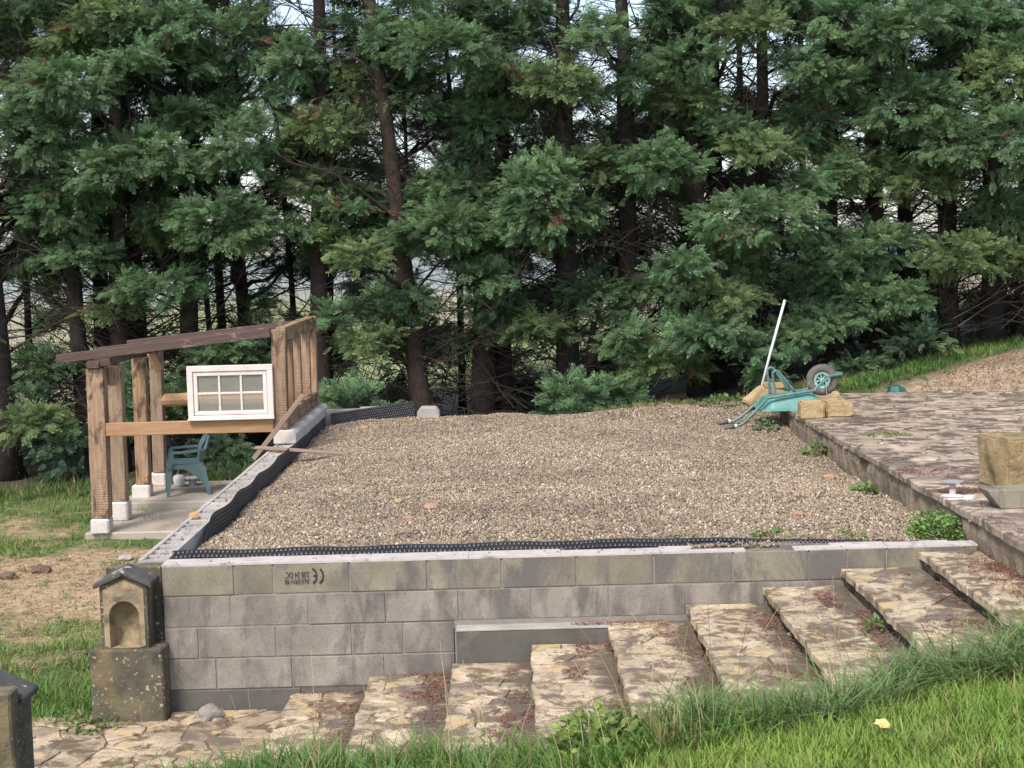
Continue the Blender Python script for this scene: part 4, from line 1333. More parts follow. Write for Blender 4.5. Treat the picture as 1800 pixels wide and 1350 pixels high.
YN, YFAR = 16.55, 17.1
near_r = [(2.42, YN, 1.130), (2.485, YN, 1.144), (2.55, YN, 1.19), (2.765, YN, 1.406), (2.81, YN, 1.433), (3.266, YN + .03, 1.492), (3.318, YN + .05, 1.513), (3.474, YN + .16, 1.621), (3.53, YN + .2, 1.638),
          (3.63, YN + .215, 1.652), (3.65, 16.825, 1.655), (3.63, YFAR - .215, 1.655), (3.53, YFAR - .2, 1.64), (3.474, YFAR - .16, 1.618), (3.348, YFAR - .05, 1.49), (3.266, YFAR - .03, 1.455), (2.893, YFAR, 1.41), (2.83, YFAR, 1.388), (2.60, YFAR, 1.19), (2.497, YFAR, 1.128), (2.43, YFAR, 1.118)]
MB().tube(smooth_path(near_r, 4), 0.0165, 10).build('frame', MT['tube'], wb, smooth=True)
for a, b in (((2.31, YN, 1.103), (2.425, YN, 1.130)), ((2.32, YFAR, 1.096), (2.435, YFAR, 1.12))):
    MB().tube([a, Vector(a).lerp(Vector(b), 0.5), b], [0.019, 0.022, 0.02], 10).build('handle_grip', MT['grip'], wb, smooth=True)
    c = Vector(b); d = (Vector(b) - Vector(a)).normalized()
    MB().tube([c - d * 0.004, c + d * 0.022], 0.024, 10).build('grip_collar', MT['white'], wb, smooth=True)
for y, o_ in ((YN + .05, 0), (YFAR - .05, 0.02)):
    lg = [(2.873 + o_, y, 1.44 - o_), (2.856 + o_, y, 1.60), (2.85 + o_, y, 1.685), (2.868 + o_, y, 1.714), (2.89 + o_, y, 1.722), (2.915 + o_, y, 1.71), (2.94 + o_, y, 1.68), (3.094 + o_, y, 1.478 - o_)]
    MB().tube(smooth_path(lg, 4), 0.0135, 8).build('leg', MT['tube'], wb, smooth=True)
    MB().tube([(2.90 + o_, y + .015, 1.43), (2.868 + o_, y + .012, 1.60)], 0.007, 6).build('leg_strut', MT['galv'], wb)
MB().tube([(2.868, YN + .06, 1.595), (2.888, YFAR - .06, 1.595)], 0.008, 6).build('cross_brace', MT['galv'], wb)
# tray: inverted pan
def tray_ring(x0, x1, y0, y1, z0, z1, r, n=5):
    pts = []
    for cx_, cy_, a0 in ((x1 - r, y1 - r, 0), (x0 + r, y1 - r, 90), (x0 + r, y0 + r, 180), (x1 - r, y0 + r, 270)):
        for k in range(n + 1):
            a = rad(a0 + 90 * k / n); px_, py_ = cx_ + r * math.cos(a), cy_ + r * math.sin(a)
            pts.append((px_, py_, z0 + (z1 - z0) * (px_ - x0) / (x1 - x0)))
    return pts
rings = [tray_ring(2.70, 3.52, 16.50, 17.16, 1.288, 1.290, 0.10), tray_ring(2.705, 3.51, 16.505, 17.155, 1.302, 1.304, 0.10), tray_ring(2.74, 3.44, 16.53, 17.13, 1.312, 1.318, 0.11),
         tray_ring(2.79, 3.30, 16.60, 17.05, 1.405, 1.462, 0.09), tray_ring(2.82, 3.27, 16.63, 17.02, 1.414, 1.472, 0.07)]
inner = [[(p[0] * 0.992 + 3.1 * 0.008, p[1] * 0.99 + 16.83 * 0.01, p[2] - 0.006) for p in r_] for r_ in rings[::-1]]
m_ = MB(); nR = len(rings[0])
allr = rings + inner
for r_ in allr: m_.v += r_
for i in range(len(allr) - 1):
    for k in range(nR):
        m_.f.append((i * nR + k, i * nR + (k + 1) % nR, (i + 1) * nR + (k + 1) % nR, (i + 1) * nR + k))
for k in range(nR): m_.f.append(((len(allr) - 1) * nR + k, (len(allr) - 1) * nR + (k + 1) % nR, (k + 1) % nR, k))
m_.f.append(tuple((len(rings) - 1) * nR + k for k in range(nR))); m_.f.append(tuple(len(rings) * nR + k for k in range(nR))[::-1])
o = m_.build('tray', MT['barrow'], wb, smooth=False); fix_normals(o)
# wheel (axle along y, turned slightly)
wc = Vector((3.437, 16.83, 1.588))
whl = empty('wheel', wc, None, None); whl.parent = wb; whl.matrix_parent_inverse = WM[wb.name].inverted()
RY = Matrix.Translation(wc) @ Matrix.Rotation(rad(-9), 4, 'Z')


def wpart(name, mb, mat, smooth=True):
    mb.v = [tuple(RY @ Vector(v)) for v in mb.v]
    o = mb.build(name, mat, whl, smooth=smooth); fix_normals(o); return o
tp = []
for k in range(13):
    a = -math.pi / 2 - math.pi * 0.62 + (math.pi * 1.24 + math.pi) * k / 12 * 1.0
tyre = MB(); nm_, nc = 32, 12
for i in range(nm_):
    A = 2 * math.pi * i / nm_
    for k in range(nc):
        b = 2 * math.pi * k / nc
        rr_ = 0.127 + 0.047 * math.cos(b) + (0.003 if (i % 2 and math.cos(b) > 0.6) else 0)
        tyre.v.append((rr_ * math.cos(A), 0.045 * math.sin(b), rr_ * math.sin(A)))
for i in range(nm_):
    for k in range(nc):
        tyre.f.append((i * nc + k, i * nc + (k + 1) % nc, ((i + 1) % nm_) * nc + (k + 1) % nc, ((i + 1) % nm_) * nc + k))
wpart('tyre', tyre, MT['rubber'])
rim = MB()
nm_ = 28
for i in range(nm_):
    A = 2 * math.pi * i / nm_
    for r_, y in ((0.090, -0.036), (0.090, 0.036), (0.066, 0.03), (0.066, -0.03)): rim.v.append((r_ * math.cos(A), y, r_ * math.sin(A)))
for i in range(nm_):
    for k in range(4): rim.f.append((i * 4 + k, i * 4 + (k + 1) % 4, ((i + 1) % nm_) * 4 + (k + 1) % 4, ((i + 1) % nm_) * 4 + k))
for k in range(8):
    A0, A1 = rad(k * 45 + 4), rad(k * 45 + 24)
    poly = [(0.02 * math.cos(A0), 0.02 * math.sin(A0)), (0.07 * math.cos(A0), 0.07 * math.sin(A0)), (0.07 * math.cos(A1), 0.07 * math.sin(A1)), (0.02 * math.cos(A1), 0.02 * math.sin(A1))]
    rim.prism(poly, -0.018, -0.010)
rim.lathe([(0.026, -0.05), (0.026, 0.05)], 14, axis='y')
wpart('rim', rim, MT['rim'], smooth=False)
wpart('hub_disc', MB().lathe([(0.066, 0.0), (0.066, 0.004)], 20, axis='y'), MT['grip'], smooth=False)
MB().tube([(3.437, 16.66, 1.588), (3.437, 17.0, 1.588)], 0.008, 8).build('axle', MT['galv'], wb)
for y in (16.68, 16.98):
    MB().prism([(3.40, 1.545), (3.475, 1.61), (3.455, 1.635), (3.41, 1.60)], y - .004, y + .004).build('axle_bracket', MT['tube'], wb)
MB().tube([(3.44, 16.665, 1.585), (3.455, 16.66, 1.43), (3.46, 16.655, 1.31)], 0.006, 6).build('tray_stay', MT['galv'], wb)


# ------------------------------------------------------------------ stones and loose things
def rough_stone(name, size, loc, rz, mat, label, cat='stone', group=None, seed=0, bev=0.02, rough=0.016, cuts=4, tilt=(0, 0), rs=6.0, slices=None):
    m_ = MB().box(-size[0] / 2, size[0] / 2, -size[1] / 2, size[1] / 2, 0, size[2])
    o = mesh_obj(name, m_.v, m_.f, mat, None, (0, 0, 0))
    bm = bmesh.new(); bm.from_mesh(o.data)
    bmesh.ops.bevel(bm, geom=bm.edges[:], offset=bev, segments=2, affect='EDGES')
    bmesh.ops.subdivide_edges(bm, edges=[e for e in bm.edges if e.calc_length() > 0.06], cuts=cuts, use_grid_fill=True)
    for v in bm.verts:
        q = v.co * rs + Vector((seed * 7.1, seed * 3.3, 0))
        v.co += mnoise.noise_vector(q) * rough + mnoise.noise_vector(q * 3.3) * rough * 0.4
    bmesh.ops.recalc_face_normals(bm, faces=bm.faces[:])
    bm.to_mesh(o.data); bm.free()
    M = Matrix.Translation(Vector(loc)) @ Euler((tilt[0], tilt[1], rz)).to_matrix().to_4x4()
    o.matrix_basis = M; WM[o.name] = M
    tag(o, label, cat, group)
    return o


rough_stone('sandstone_block', (0.25, 0.33, 0.175), (3.135, 15.9, 1.275), rad(-6), MT['sandstone'], 'yellow sandstone block touching the barrow tray, first of the pair', seed=1)
rough_stone('sandstone_block', (0.285, 0.30, 0.165), (3.405, 15.97, 1.275), rad(4), MT['sandstone'], 'yellow sandstone block set end to end on the terrace side of the pair', seed=2)
big = rough_stone('sandstone_block', (0.95, 0.47, 0.385), (3.985, 11.17, 1.278), rad(8), MT['sandstone_moss'], 'large mossy yellow stone block standing on the terrace', seed=3, bev=0.014, rough=0.018, cuts=7, rs=6)
cbk = MB().prism([(-0.30, 0.13), (-0.20, 0.0), (0.33, 0.0), (0.33, 0.13)], -0.1, 0.1).build('concrete_block', MT['block_olive'], None, (0, 0, 0), bevel=0.005)
fix_normals(cbk)
cbk.matrix_basis = Matrix.Translation((3.485, 10.3, 1.283)) @ Matrix.Rotation(rad(2), 4, 'Z')
tag(cbk, 'grey half-height concrete block with one chipped slanting end, before the large yellow stone', 'block')
# grey stone with chamfered top at the crest
gs = MB().prism([(-0.135, -0.12), (0.135, -0.12), (0.135, 0.115), (0.095, 0.175), (-0.085, 0.18), (-0.135, 0.12)], -0.1, 0.1).build('cut_stone', MT['block_pale'], None, (0, 0, 0), bevel=0.01, cuts=2, rough=0.005)
fix_normals(gs)
gs.matrix_basis = Matrix.Translation((-1.03, 18.55, 1.05))
tag(gs, 'grey cut stone with chamfered shoulders standing at the far gravel edge', 'stone')
for k, (sz, loc, rz, tl, lab) in enumerate([
    ((0.30, 0.2, 0.12), (3.02, 17.75, 1.30), 0.1, (0, 0.05), 'pale tan stone slab at the bottom of the pile behind the barrow legs'),
    ((0.24, 0.18, 0.06), (3.06, 17.75, 1.425), -0.1, (0, 0.02), 'flat tan stone lying on top of the pile behind the barrow'),
    ((0.28, 0.16, 0.09), (2.86, 17.72, 1.30), 0.2, (0.1, -0.62), 'tan stone leaning on the pile behind the barrow legs'),
    ((0.26, 0.2, 0.11), (3.62, 17.45, 1.28), -0.2, (0, 0), 'brown stone on the terrace under the barrow wheel')]):
    rough_stone('loose_stone', sz, loc, rz, MT['sandstone'], lab, 'stone', 'loose stones piled behind the wheelbarrow', seed=10 + k, bev=0.015, rough=0.012, cuts=2, tilt=tl)

pole = MB().tube([(2.99, 18.72, 1.02), (3.18, 18.70, 1.75), (3.367, 18.68, 2.415)], 0.0165, 10).build('pole', MT['white'], None, smooth=True)
tag(pole, 'slim white pole stuck in the ground at a slant behind the barrow', 'pole')

tp_ = MB(); rr = random.Random(4)
for i in range(7):
    for j in range(5):
        u, v = i / 6, j / 4
        h = 0.11 * math.sin(math.pi * u) ** 0.7 * math.sin(math.pi * v) ** 0.6 * (1.2 - 0.7 * u) + rr.uniform(0, .018)
        tp_.v.append((4.53 + 0.25 * u, 18.25 + 0.2 * v, 1.265 + h))
tp_.f = [(i * 5 + j, (i + 1) * 5 + j, (i + 1) * 5 + j + 1, i * 5 + j + 1) for i in range(6) for j in range(4)]
tp_.f.append(tuple(i * 5 for i in range(6, -1, -1))); tp_.f.append(tuple(i * 5 + 4 for i in range(7)))
o = tp_.build('tarp_scrap', MT['tarp']); tag(o, 'crumpled scrap of dark teal tarpaulin at the back edge of the terrace', 'tarp')

pd = empty('adjustable_pedestal', (3.12, 10.75, 1.285), 'small grey and white terrace pedestal with a round top plate on the terrace edge', 'pedestal')
c0 = (3.12, 10.75, 1.285)
MB().lathe([(0.084, 0.0), (0.084, 0.004), (0.06, 0.012), (0.03, 0.014)], 24, c0).build('base_plate', MT['white'], pd)
MB().lathe([(0.024, 0.012), (0.024, 0.055)], 16, c0).build('paper_sleeve', MT['pink'], pd)
MB().lathe([(0.022, 0.055), (0.021, 0.098)], 16, c0).build('column', MT['greyp'], pd)
MB().lathe([(0.02, 0.098), (0.074, 0.104), (0.074, 0.108), (0.01, 0.110)], 24, c0).build('top_plate', MT['greyp'], pd)
o = MB().lathe([(0.032, 0.0), (0.042, 0.0), (0.042, 0.018), (0.032, 0.018)], 20, (3.20, 10.62, 1.29)).build('plastic_ring', MT['white'])
tag(o, 'little white plastic ring lying beside the terrace pedestal', 'ring')
o = MB().prism([(3.03, 1.2905), (3.20, 1.2905), (3.20, 1.296), (3.03, 1.296)], 10.56, 10.6).build('plastic_strip', MT['white'])
tag(o, 'white plastic strip on the flags in front of the pedestal', 'strip')

for k, (px, py, s, lab) in enumerate([(-0.66, 11.83, 0.055, 'largest orange brick fragment near the middle of the gravel'), (-0.80, 11.4, 0.036, 'orange brick chip nearest to the front membrane'),
                                      (-0.95, 12.3, 0.045, 'tan lump of stone on the gravel beyond the brick pieces'), (-1.72, 17.5, 0.06, 'flat orange tile fragment by the far membrane'),
                                      (2.1, 11.2, 0.045, 'reddish brick chip on the gravel near the terrace'), (2.75, 13.2, 0.06, 'brown brick piece resting against the terrace edge')]):
    bm = bmesh.new(); bmesh.ops.create_icosphere(bm, subdivisions=2, radius=s)
    rr = random.Random(k)
    for v in bm.verts: v.co = Vector((v.co.x * 1.2, v.co.y, v.co.z * 0.6)) * rr.uniform(.8, 1.15)
    me = bpy.data.meshes.new('brick_fragment'); bm.to_mesh(me); bm.free(); me.materials.append(MT['brick' if k != 2 else 'sandstone'])
    o = bpy.data.objects.new('brick_fragment', me); link(o, None, Matrix.Translation((px, py, float(gravel_z(px, py)) + s * 0.3)) @ Matrix.Rotation(rr.uniform(0, 3), 4, 'Z'))
    tag(o, lab, 'fragment')

for k, (px, py, s, mt, lab) in enumerate([(-4.62, 14.6, 0.085, 'earth', 'dark clod of earth thrown up on the bare sandy ground'), (-4.86, 14.35, 0.07, 'earth', 'smaller earth clod with grass stuck on it beside the dark clod'),
                                          (-3.92, 15.1, 0.06, 'block_pale', 'whitish stone in the sand before the shed platform'), (-2.03, 9.72, 0.07, 'mortar', 'grey lump of hardened mortar at the foot of the block wall')]):
    bm = bmesh.new(); bmesh.ops.create_icosphere(bm, subdivisions=3, radius=s)
    for v in bm.verts: v.co = Vector((v.co.x * 1.25, v.co.y, v.co.z * 0.65)) + mnoise.noise_vector(v.co * 18 + Vector((k * 3, 0, 0))) * s * 0.4
    me = bpy.data.meshes.new('earth_clod' if k < 2 else 'loose_stone'); bm.to_mesh(me); bm.free(); me.materials.append(MT[mt])
    o = bpy.data.objects.new(me.name, me)
    zz = float(ground_z(px, py)) if k < 3 else 0.135
    link(o, None, Matrix.Translation((px, py, zz + s * 0.25))); tag(o, lab, 'clod' if k < 2 else 'stone')


# ------------------------------------------------------------------ tree belt
PADS = [(-7.10,23.03,4.15,0.54,0.30,'d'), (-3.40,24.02,3.00,0.68,0.20,'d'), (3.93,23.97,4.10,0.52,0.32,'d'), (2.62,24.09,3.55,0.57,0.30,'d'), (1.92,23.22,3.99,0.55,0.21,'d'), (1.51,24.22,4.44,0.59,0.24,'d'),
        (0.41,24.57,5.08,0.68,0.25,'d'), (-4.53,24.02,4.52,0.54,0.31,'d'), (-7.18,23.83,4.88,0.41,0.25,'d'), (1.31,24.59,4.81,0.52,0.25,'d'), (1.63,23.75,4.86,0.44,0.20,'d'), (3.02,23.26,4.75,0.46,0.24,'d'),
        (-5.75,24.16,3.86,0.71,0.20,'d'), (-3.00,24.35,3.85,0.48,0.31,'d'), (-7.11,23.04,4.26,0.43,0.27,'d'), (-0.84,24.50,3.11,0.55,0.27,'d'), (-1.85,23.67,5.21,0.64,0.24,'d'), (4.89,23.17,5.08,0.68,0.22,'d'),
        (-5.85,24.21,3.31,0.68,0.31,'d'), (-6.12,24.03,4.20,0.48,0.27,'d'), (-2.25,23.63,4.80,0.56,0.21,'d'), (3.91,23.64,4.50,0.52,0.26,'d'), (7.62,23.83,2.96,0.44,0.20,'d'), (5.65,23.43,5.43,0.54,0.19,'d'),
        (2.35,24.06,3.09,0.62,0.29,'d'), (2.18,23.05,5.47,0.61,0.28,'d'), (5.30,23.38,3.45,0.40,0.26,'d'), (-7.26,23.49,3.96,0.60,0.28,'d'), (7.26,23.77,4.01,0.45,0.22,'d'), (-7.15,23.24,3.12,0.62,0.19,'d'),
        (-0.54,24.21,5.17,0.44,0.29,'d'), (4.99,23.86,3.99,0.53,0.28,'d'), (-0.80,23.29,3.22,0.43,0.26,'d'), (-4.94,24.01,5.24,0.70,0.21,'d'),
        (1.18,23.47,3.19,0.49,0.30,'d'), (6.02,22.34,1.47,0.59,0.28,'d'), (0.06,22.95,1.25,0.54,0.34,'d'), (2.18,22.56,5.06,0.54,0.21,'d'), (1.72,22.77,2.57,0.67,0.33,'d'), (0.89,22.21,2.92,0.39,0.33,'d'),
        (-3.32,23.61,5.81,0.65,0.23,'d'), (-2.61,22.49,5.50,0.37,0.27,'d'), (-2.88,22.33,4.64,0.41,0.20,'d'), (5.92,23.01,2.39,0.43,0.23,'d'), (-5.60,22.10,5.13,0.46,0.22,'d'), (-4.74,22.82,3.22,0.54,0.25,'d'),
        (0.63,22.55,2.32,0.40,0.27,'d'), (-1.81,22.20,2.42,0.66,0.20,'d'), (0.73,22.57,4.28,0.67,0.29,'d'), (-5.22,23.10,4.16,0.40,0.22,'d'), (1.63,22.83,2.61,0.53,0.27,'d'), (-3.89,23.73,1.84,0.57,0.22,'d'),
        (-1.57,22.58,2.27,0.41,0.23,'d'), (3.31,22.52,3.19,0.59,0.30,'d'), (7.32,22.78,1.87,0.66,0.33,'d'), (5.87,23.06,2.37,0.56,0.32,'d'), (1.96,22.41,2.66,0.41,0.24,'d'), (1.34,22.36,3.52,0.44,0.33,'d'),
        (-6.77,23.39,3.80,0.59,0.35,'d'), (3.03,23.69,6.88,0.53,0.34,'d'), (4.81,22.07,5.85,0.37,0.30,'d'), (4.50,22.20,5.37,0.49,0.30,'d'), (3.95,23.74,1.69,0.67,0.33,'d'), (-7.52,23.55,7.13,0.60,0.25,'d'),
        (-5.61,22.61,5.08,0.54,0.26,'d'), (-4.36,22.37,6.43,0.41,0.21,'d'), (-1.22,23.44,6.23,0.58,0.27,'d'), (2.19,22.04,5.38,0.39,0.24,'d'), (-2.01,22.55,5.44,0.65,0.20,'d'), (-0.69,22.51,4.66,0.62,0.23,'d'),
        (-7.22,23.76,6.25,0.51,0.23,'d'), (7.70,23.72,2.95,0.51,0.33,'d'), (-7.16,23.43,5.75,0.57,0.32,'d'), (-1.72,22.14,1.87,0.58,0.22,'d'), (-4.69,22.77,1.87,0.66,0.24,'d'), (3.68,23.13,1.49,0.47,0.30,'d'),
        (7.09,22.80,2.05,0.52,0.22,'d'), (4.19,22.39,5.79,0.38,0.22,'d'), (-1.69,22.32,4.15,0.51,0.30,'d'), (-6.12,22.94,6.26,0.68,0.33,'d'), (1.24,23.57,6.41,0.73,0.33,'d'), (0.58,23.06,4.67,0.65,0.34,'d'),
        (-0.03,22.56,3.94,0.56,0.27,'d'), (-3.41,23.65,4.36,0.48,0.25,'d'), (-3.01,22.55,1.99,0.66,0.33,'d'), (5.79,22.35,2.08,0.53,0.31,'d'), (-4.03,23.57,3.51,0.72,0.26,'d'), (-5.65,22.57,6.78,0.55,0.24,'d'),
        (5.18,23.12,2.98,0.67,0.25,'d'), (2.39,22.52,4.77,0.41,0.30,'d'), (6.44,23.29,6.59,0.41,0.26,'d'), (-2.86,22.78,1.71,0.56,0.25,'d'), (-3.57,22.11,5.49,0.37,0.27,'d'), (3.71,22.47,2.90,0.71,0.21,'d'),
        (-0.94,22.32,4.93,0.69,0.29,'d'), (-5.72,23.46,6.07,0.52,0.25,'d'), (-3.08,23.06,5.10,0.49,0.28,'d'), (-6.79,23.05,3.97,0.49,0.32,'d'), (6.72,22.74,2.90,0.44,0.29,'d'), (-3.15,22.96,6.01,0.45,0.29,'d'),
        (4.20,23.14,6.73,0.45,0.25,'d'), (3.47,22.57,1.19,0.64,0.25,'d'), (7.05,23.20,5.73,0.41,0.28,'d'), (3.92,23.38,1.43,0.59,0.27,'d'), (2.11,23.10,3.07,0.63,0.31,'d'), (7.11,23.58,3.11,0.65,0.26,'d'),
        (4.93,23.49,4.69,0.70,0.33,'d'), (6.48,22.90,2.70,0.48,0.29,'d'), (6.07,22.38,4.62,0.62,0.32,'d'), (-4.29,22.20,6.09,0.55,0.30,'d'), (-3.79,22.08,2.42,0.44,0.27,'d'), (4.17,23.24,3.93,0.51,0.26,'d'),
        (0.46,22.36,6.76,0.48,0.28,'d'), (-4.77,23.78,5.69,0.62,0.27,'d'), (4.60,23.47,2.61,0.59,0.30,'d'), (-6.14,22.71,4.55,0.46,0.25,'d'), (5.92,22.20,5.37,0.48,0.22,'d'), (-7.40,22.99,3.89,0.39,0.28,'d'),
        (-5.18,23.70,4.26,0.74,0.27,'d'),
        (-4.86,21.49,3.46,0.51,0.22,'y'), (4.54,21.31,4.07,0.43,0.19,'g'), (6.21,20.80,4.39,0.58,0.28,'g'), (-0.92,21.68,1.86,0.50,0.24,'g'), (0.64,21.51,3.30,0.66,0.19,'g'), (-0.60,21.08,4.00,0.50,0.21,'g'),
        (-0.39,20.70,2.73,0.41,0.26,'g'), (-5.50,21.76,4.53,0.43,0.30,'y'), (-0.12,21.77,5.41,0.41,0.27,'y'), (-7.06,21.44,6.48,0.52,0.25,'g'), (0.87,20.85,3.62,0.40,0.22,'g'), (-2.13,21.03,3.83,0.38,0.19,'g'),
        (4.15,21.56,4.75,0.57,0.29,'g'), (-1.39,21.95,1.89,0.56,0.30,'y'), (0.15,21.91,3.45,0.45,0.26,'y'), (4.49,21.28,2.81,0.62,0.20,'g'), (2.37,20.95,6.33,0.47,0.28,'g'), (7.09,21.27,2.88,0.44,0.30,'y'),
        (-6.83,21.77,5.84,0.61,0.29,'y'), (-0.20,21.27,2.32,0.40,0.26,'g'), (4.04,21.56,6.50,0.66,0.19,'g'), (2.15,21.42,2.50,0.44,0.24,'g'), (-5.00,20.73,6.21,0.35,0.23,'g'), (-5.95,20.99,6.16,0.44,0.29,'y'),
        (0.02,20.83,5.52,0.40,0.22,'g'), (1.61,21.64,4.20,0.38,0.30,'y'), (-0.39,21.67,6.37,0.41,0.27,'g'), (6.92,21.64,3.57,0.44,0.21,'g'), (4.67,21.29,2.67,0.54,0.25,'g'), (0.17,21.95,3.12,0.47,0.28,'g'),
        (-6.52,21.97,2.89,0.48,0.23,'y'), (-5.35,20.70,6.30,0.59,0.26,'y'), (0.10,21.55,2.08,0.59,0.25,'y'), (5.36,20.63,6.04,0.54,0.19,'g'), (3.06,21.61,2.64,0.51,0.22,'y'), (-2.44,21.88,5.66,0.57,0.20,'g'),
        (-0.07,21.85,3.21,0.62,0.27,'g'), (-1.63,21.75,3.75,0.67,0.31,'g'), (-4.87,21.83,5.84,0.59,0.20,'g'), (-6.14,21.92,5.40,0.60,0.25,'g'), (7.16,21.21,5.63,0.56,0.23,'g'), (-2.51,21.78,5.53,0.41,0.27,'g'),
        (-3.80,21.60,3.45,0.41,0.24,'y'), (-0.84,20.99,3.70,0.40,0.23,'g'), (-4.05,21.48,5.07,0.63,0.23,'g'), (0.15,21.45,6.44,0.57,0.22,'g'), (6.68,21.96,5.83,0.42,0.24,'g'), (-1.78,21.71,6.07,0.62,0.25,'g'),
        (-2.75,21.84,4.75,0.44,0.26,'y'), (5.68,21.41,6.40,0.38,0.29,'g'), (-4.97,21.34,4.39,0.52,0.24,'g'), (-4.81,21.00,5.97,0.54,0.19,'g'), (2.47,20.74,5.60,0.60,0.22,'g'), (-6.20,21.29,6.59,0.56,0.26,'g'),
        (-0.46,22.45,5.02,0.58,0.18,'g'), (-0.49,22.67,3.97,0.61,0.27,'g'), (-1.82,22.80,3.54,0.55,0.20,'d'), (-6.91,23.26,6.40,0.64,0.20,'g'), (-1.73,22.41,3.33,0.42,0.26,'g'), (4.69,23.15,2.48,0.62,0.24,'g'),
        (5.00,23.28,5.78,0.61,0.19,'g'), (5.40,22.56,5.96,0.55,0.28,'g'), (-7.58,22.52,3.40,0.58,0.22,'d'), (-5.71,22.85,2.63,0.51,0.25,'d'), (-1.15,23.00,4.97,0.37,0.26,'d'), (6.78,22.35,3.24,0.41,0.26,'d'),
        (3.90,22.93,3.24,0.35,0.29,'g'), (7.14,22.97,5.51,0.35,0.23,'g'), (0.43,23.06,4.14,0.60,0.20,'g'), (-1.93,22.52,5.82,0.61,0.27,'g'), (4.73,22.78,5.12,0.40,0.24,'g'), (4.94,22.61,5.20,0.48,0.19,'g'),
        (4.44,22.85,2.89,0.55,0.22,'g'), (-6.56,22.41,3.91,0.55,0.24,'g'), (-1.94,22.49,3.71,0.58,0.21,'d'), (6.85,22.59,2.82,0.38,0.20,'d'), (-7.28,22.53,6.63,0.44,0.25,'g'), (-3.22,22.61,4.61,0.62,0.27,'g'),
        (3.16,22.80,6.39,0.54,0.27,'g'), (1.44,23.03,2.99,0.42,0.26,'g'), (0.05,22.35,6.25,0.48,0.20,'g'), (5.15,23.17,5.94,0.60,0.21,'g'), (-0.59,22.73,4.18,0.39,0.24,'g'), (0.57,22.33,2.37,0.62,0.29,'g'),
        (-2.91,23.01,4.41,0.58,0.29,'g'), (0.77,23.10,5.39,0.56,0.20,'g'), (0.01,23.28,6.56,0.56,0.27,'d'), (-1.92,22.55,2.72,0.58,0.27,'g'), (0.06,22.98,5.67,0.36,0.19,'g'), (-1.28,22.51,6.44,0.51,0.20,'d'),
        (-7.27,22.90,4.06,0.48,0.27,'d'), (-2.48,22.31,3.18,0.61,0.25,'g'), (7.51,22.42,2.69,0.44,0.21,'d'), (-4.55,22.42,5.82,0.36,0.29,'d'), (-1.93,22.81,3.37,0.49,0.23,'g'), (-6.38,23.14,6.96,0.54,0.19,'g'),
        (6.86,22.41,6.43,0.56,0.19,'g'), (-0.27,23.26,5.36,0.53,0.27,'d'), (-3.14,23.37,3.11,0.59,0.30,'d'), (6.07,23.36,2.29,0.38,0.23,'d'),
        (-6.28,20.53,4.82,0.68,0.45,'g'), (-5.01,20.96,6.30,0.38,0.25,'g'), (-4.28,20.72,6.25,0.46,0.27,'g'), (-3.51,21.05,6.05,0.37,0.46,'g'), (-4.30,21.08,5.77,0.48,0.25,'g'), (-5.72,20.29,5.41,0.78,0.34,'g'),
        (-4.80,20.22,5.64,0.27,0.26,'g'), (-6.30,21.37,4.88,0.67,0.32,'g'), (-4.80,20.56,4.50,0.62,0.30,'g'), (-3.55,20.53,4.67,0.42,0.38,'g'), (-2.24,21.59,5.46,0.52,0.32,'y'), (-2.45,20.86,4.82,0.62,0.29,'y'),
        (-3.24,21.37,4.45,0.36,0.21,'g'), (-6.04,20.87,3.96,0.63,0.46,'g'), (-4.79,21.09,3.66,0.36,0.23,'g'), (-3.84,20.41,3.62,0.58,0.47,'g'), (-3.07,21.09,3.50,0.31,0.27,'g'), (-6.71,21.42,3.28,0.41,0.32,'g'),
        (-4.80,20.93,2.73,0.72,0.23,'g'), (-5.51,21.24,2.42,0.36,0.20,'y'), (-2.71,21.14,4.11,0.36,0.22,'y'), (-1.95,20.29,3.08,0.32,0.21,'y'), (-1.98,21.26,3.86,0.33,0.27,'g'), (-1.54,21.03,2.44,0.60,0.26,'g'),
        (-2.36,20.62,2.29,0.35,0.17,'g'), (-0.82,20.24,5.76,0.82,0.27,'g'), (-0.65,21.41,6.37,0.47,0.27,'g'), (-1.25,20.86,6.26,0.46,0.28,'g'), (-1.19,21.21,5.20,0.39,0.28,'g'), (-0.28,21.43,5.47,0.36,0.39,'g'),
        (-0.34,21.20,4.87,0.44,0.31,'g'), (-0.72,21.49,4.31,0.57,0.25,'g'), (-0.72,20.75,3.43,0.92,0.35,'g'), (-1.04,21.32,3.92,0.41,0.21,'g'), (-6.55,22.13,6.75,0.65,0.21,'d'), (-6.85,21.51,4.31,0.33,0.21,'g'),
        (-0.35,21.43,2.96,0.37,0.21,'g'), (0.40,20.34,3.81,0.47,0.75,'g'), (0.74,20.39,5.32,0.57,0.26,'y'), (1.32,20.50,5.89,0.47,0.27,'g'), (2.38,21.55,6.00,0.49,0.51,'g'), (1.19,20.81,4.23,0.48,0.28,'y'),
        (2.55,21.08,5.02,0.44,0.31,'y'), (2.10,20.62,4.23,0.50,0.38,'g'), (2.98,20.91,4.61,0.39,0.23,'g'), (3.42,20.74,4.38,0.48,0.20,'y'), (3.31,20.69,6.01,0.53,0.24,'y'), (4.64,21.02,6.10,0.62,0.28,'g'),
        (4.52,21.02,5.23,0.43,0.23,'g'), (5.33,21.47,5.33,0.33,0.19,'y'), (5.64,21.15,4.94,0.87,0.44,'g'), (4.73,21.50,4.13,0.76,0.32,'y'), (5.82,21.40,3.86,0.60,0.32,'y'), (6.47,21.59,6.14,0.79,0.33,'g'),
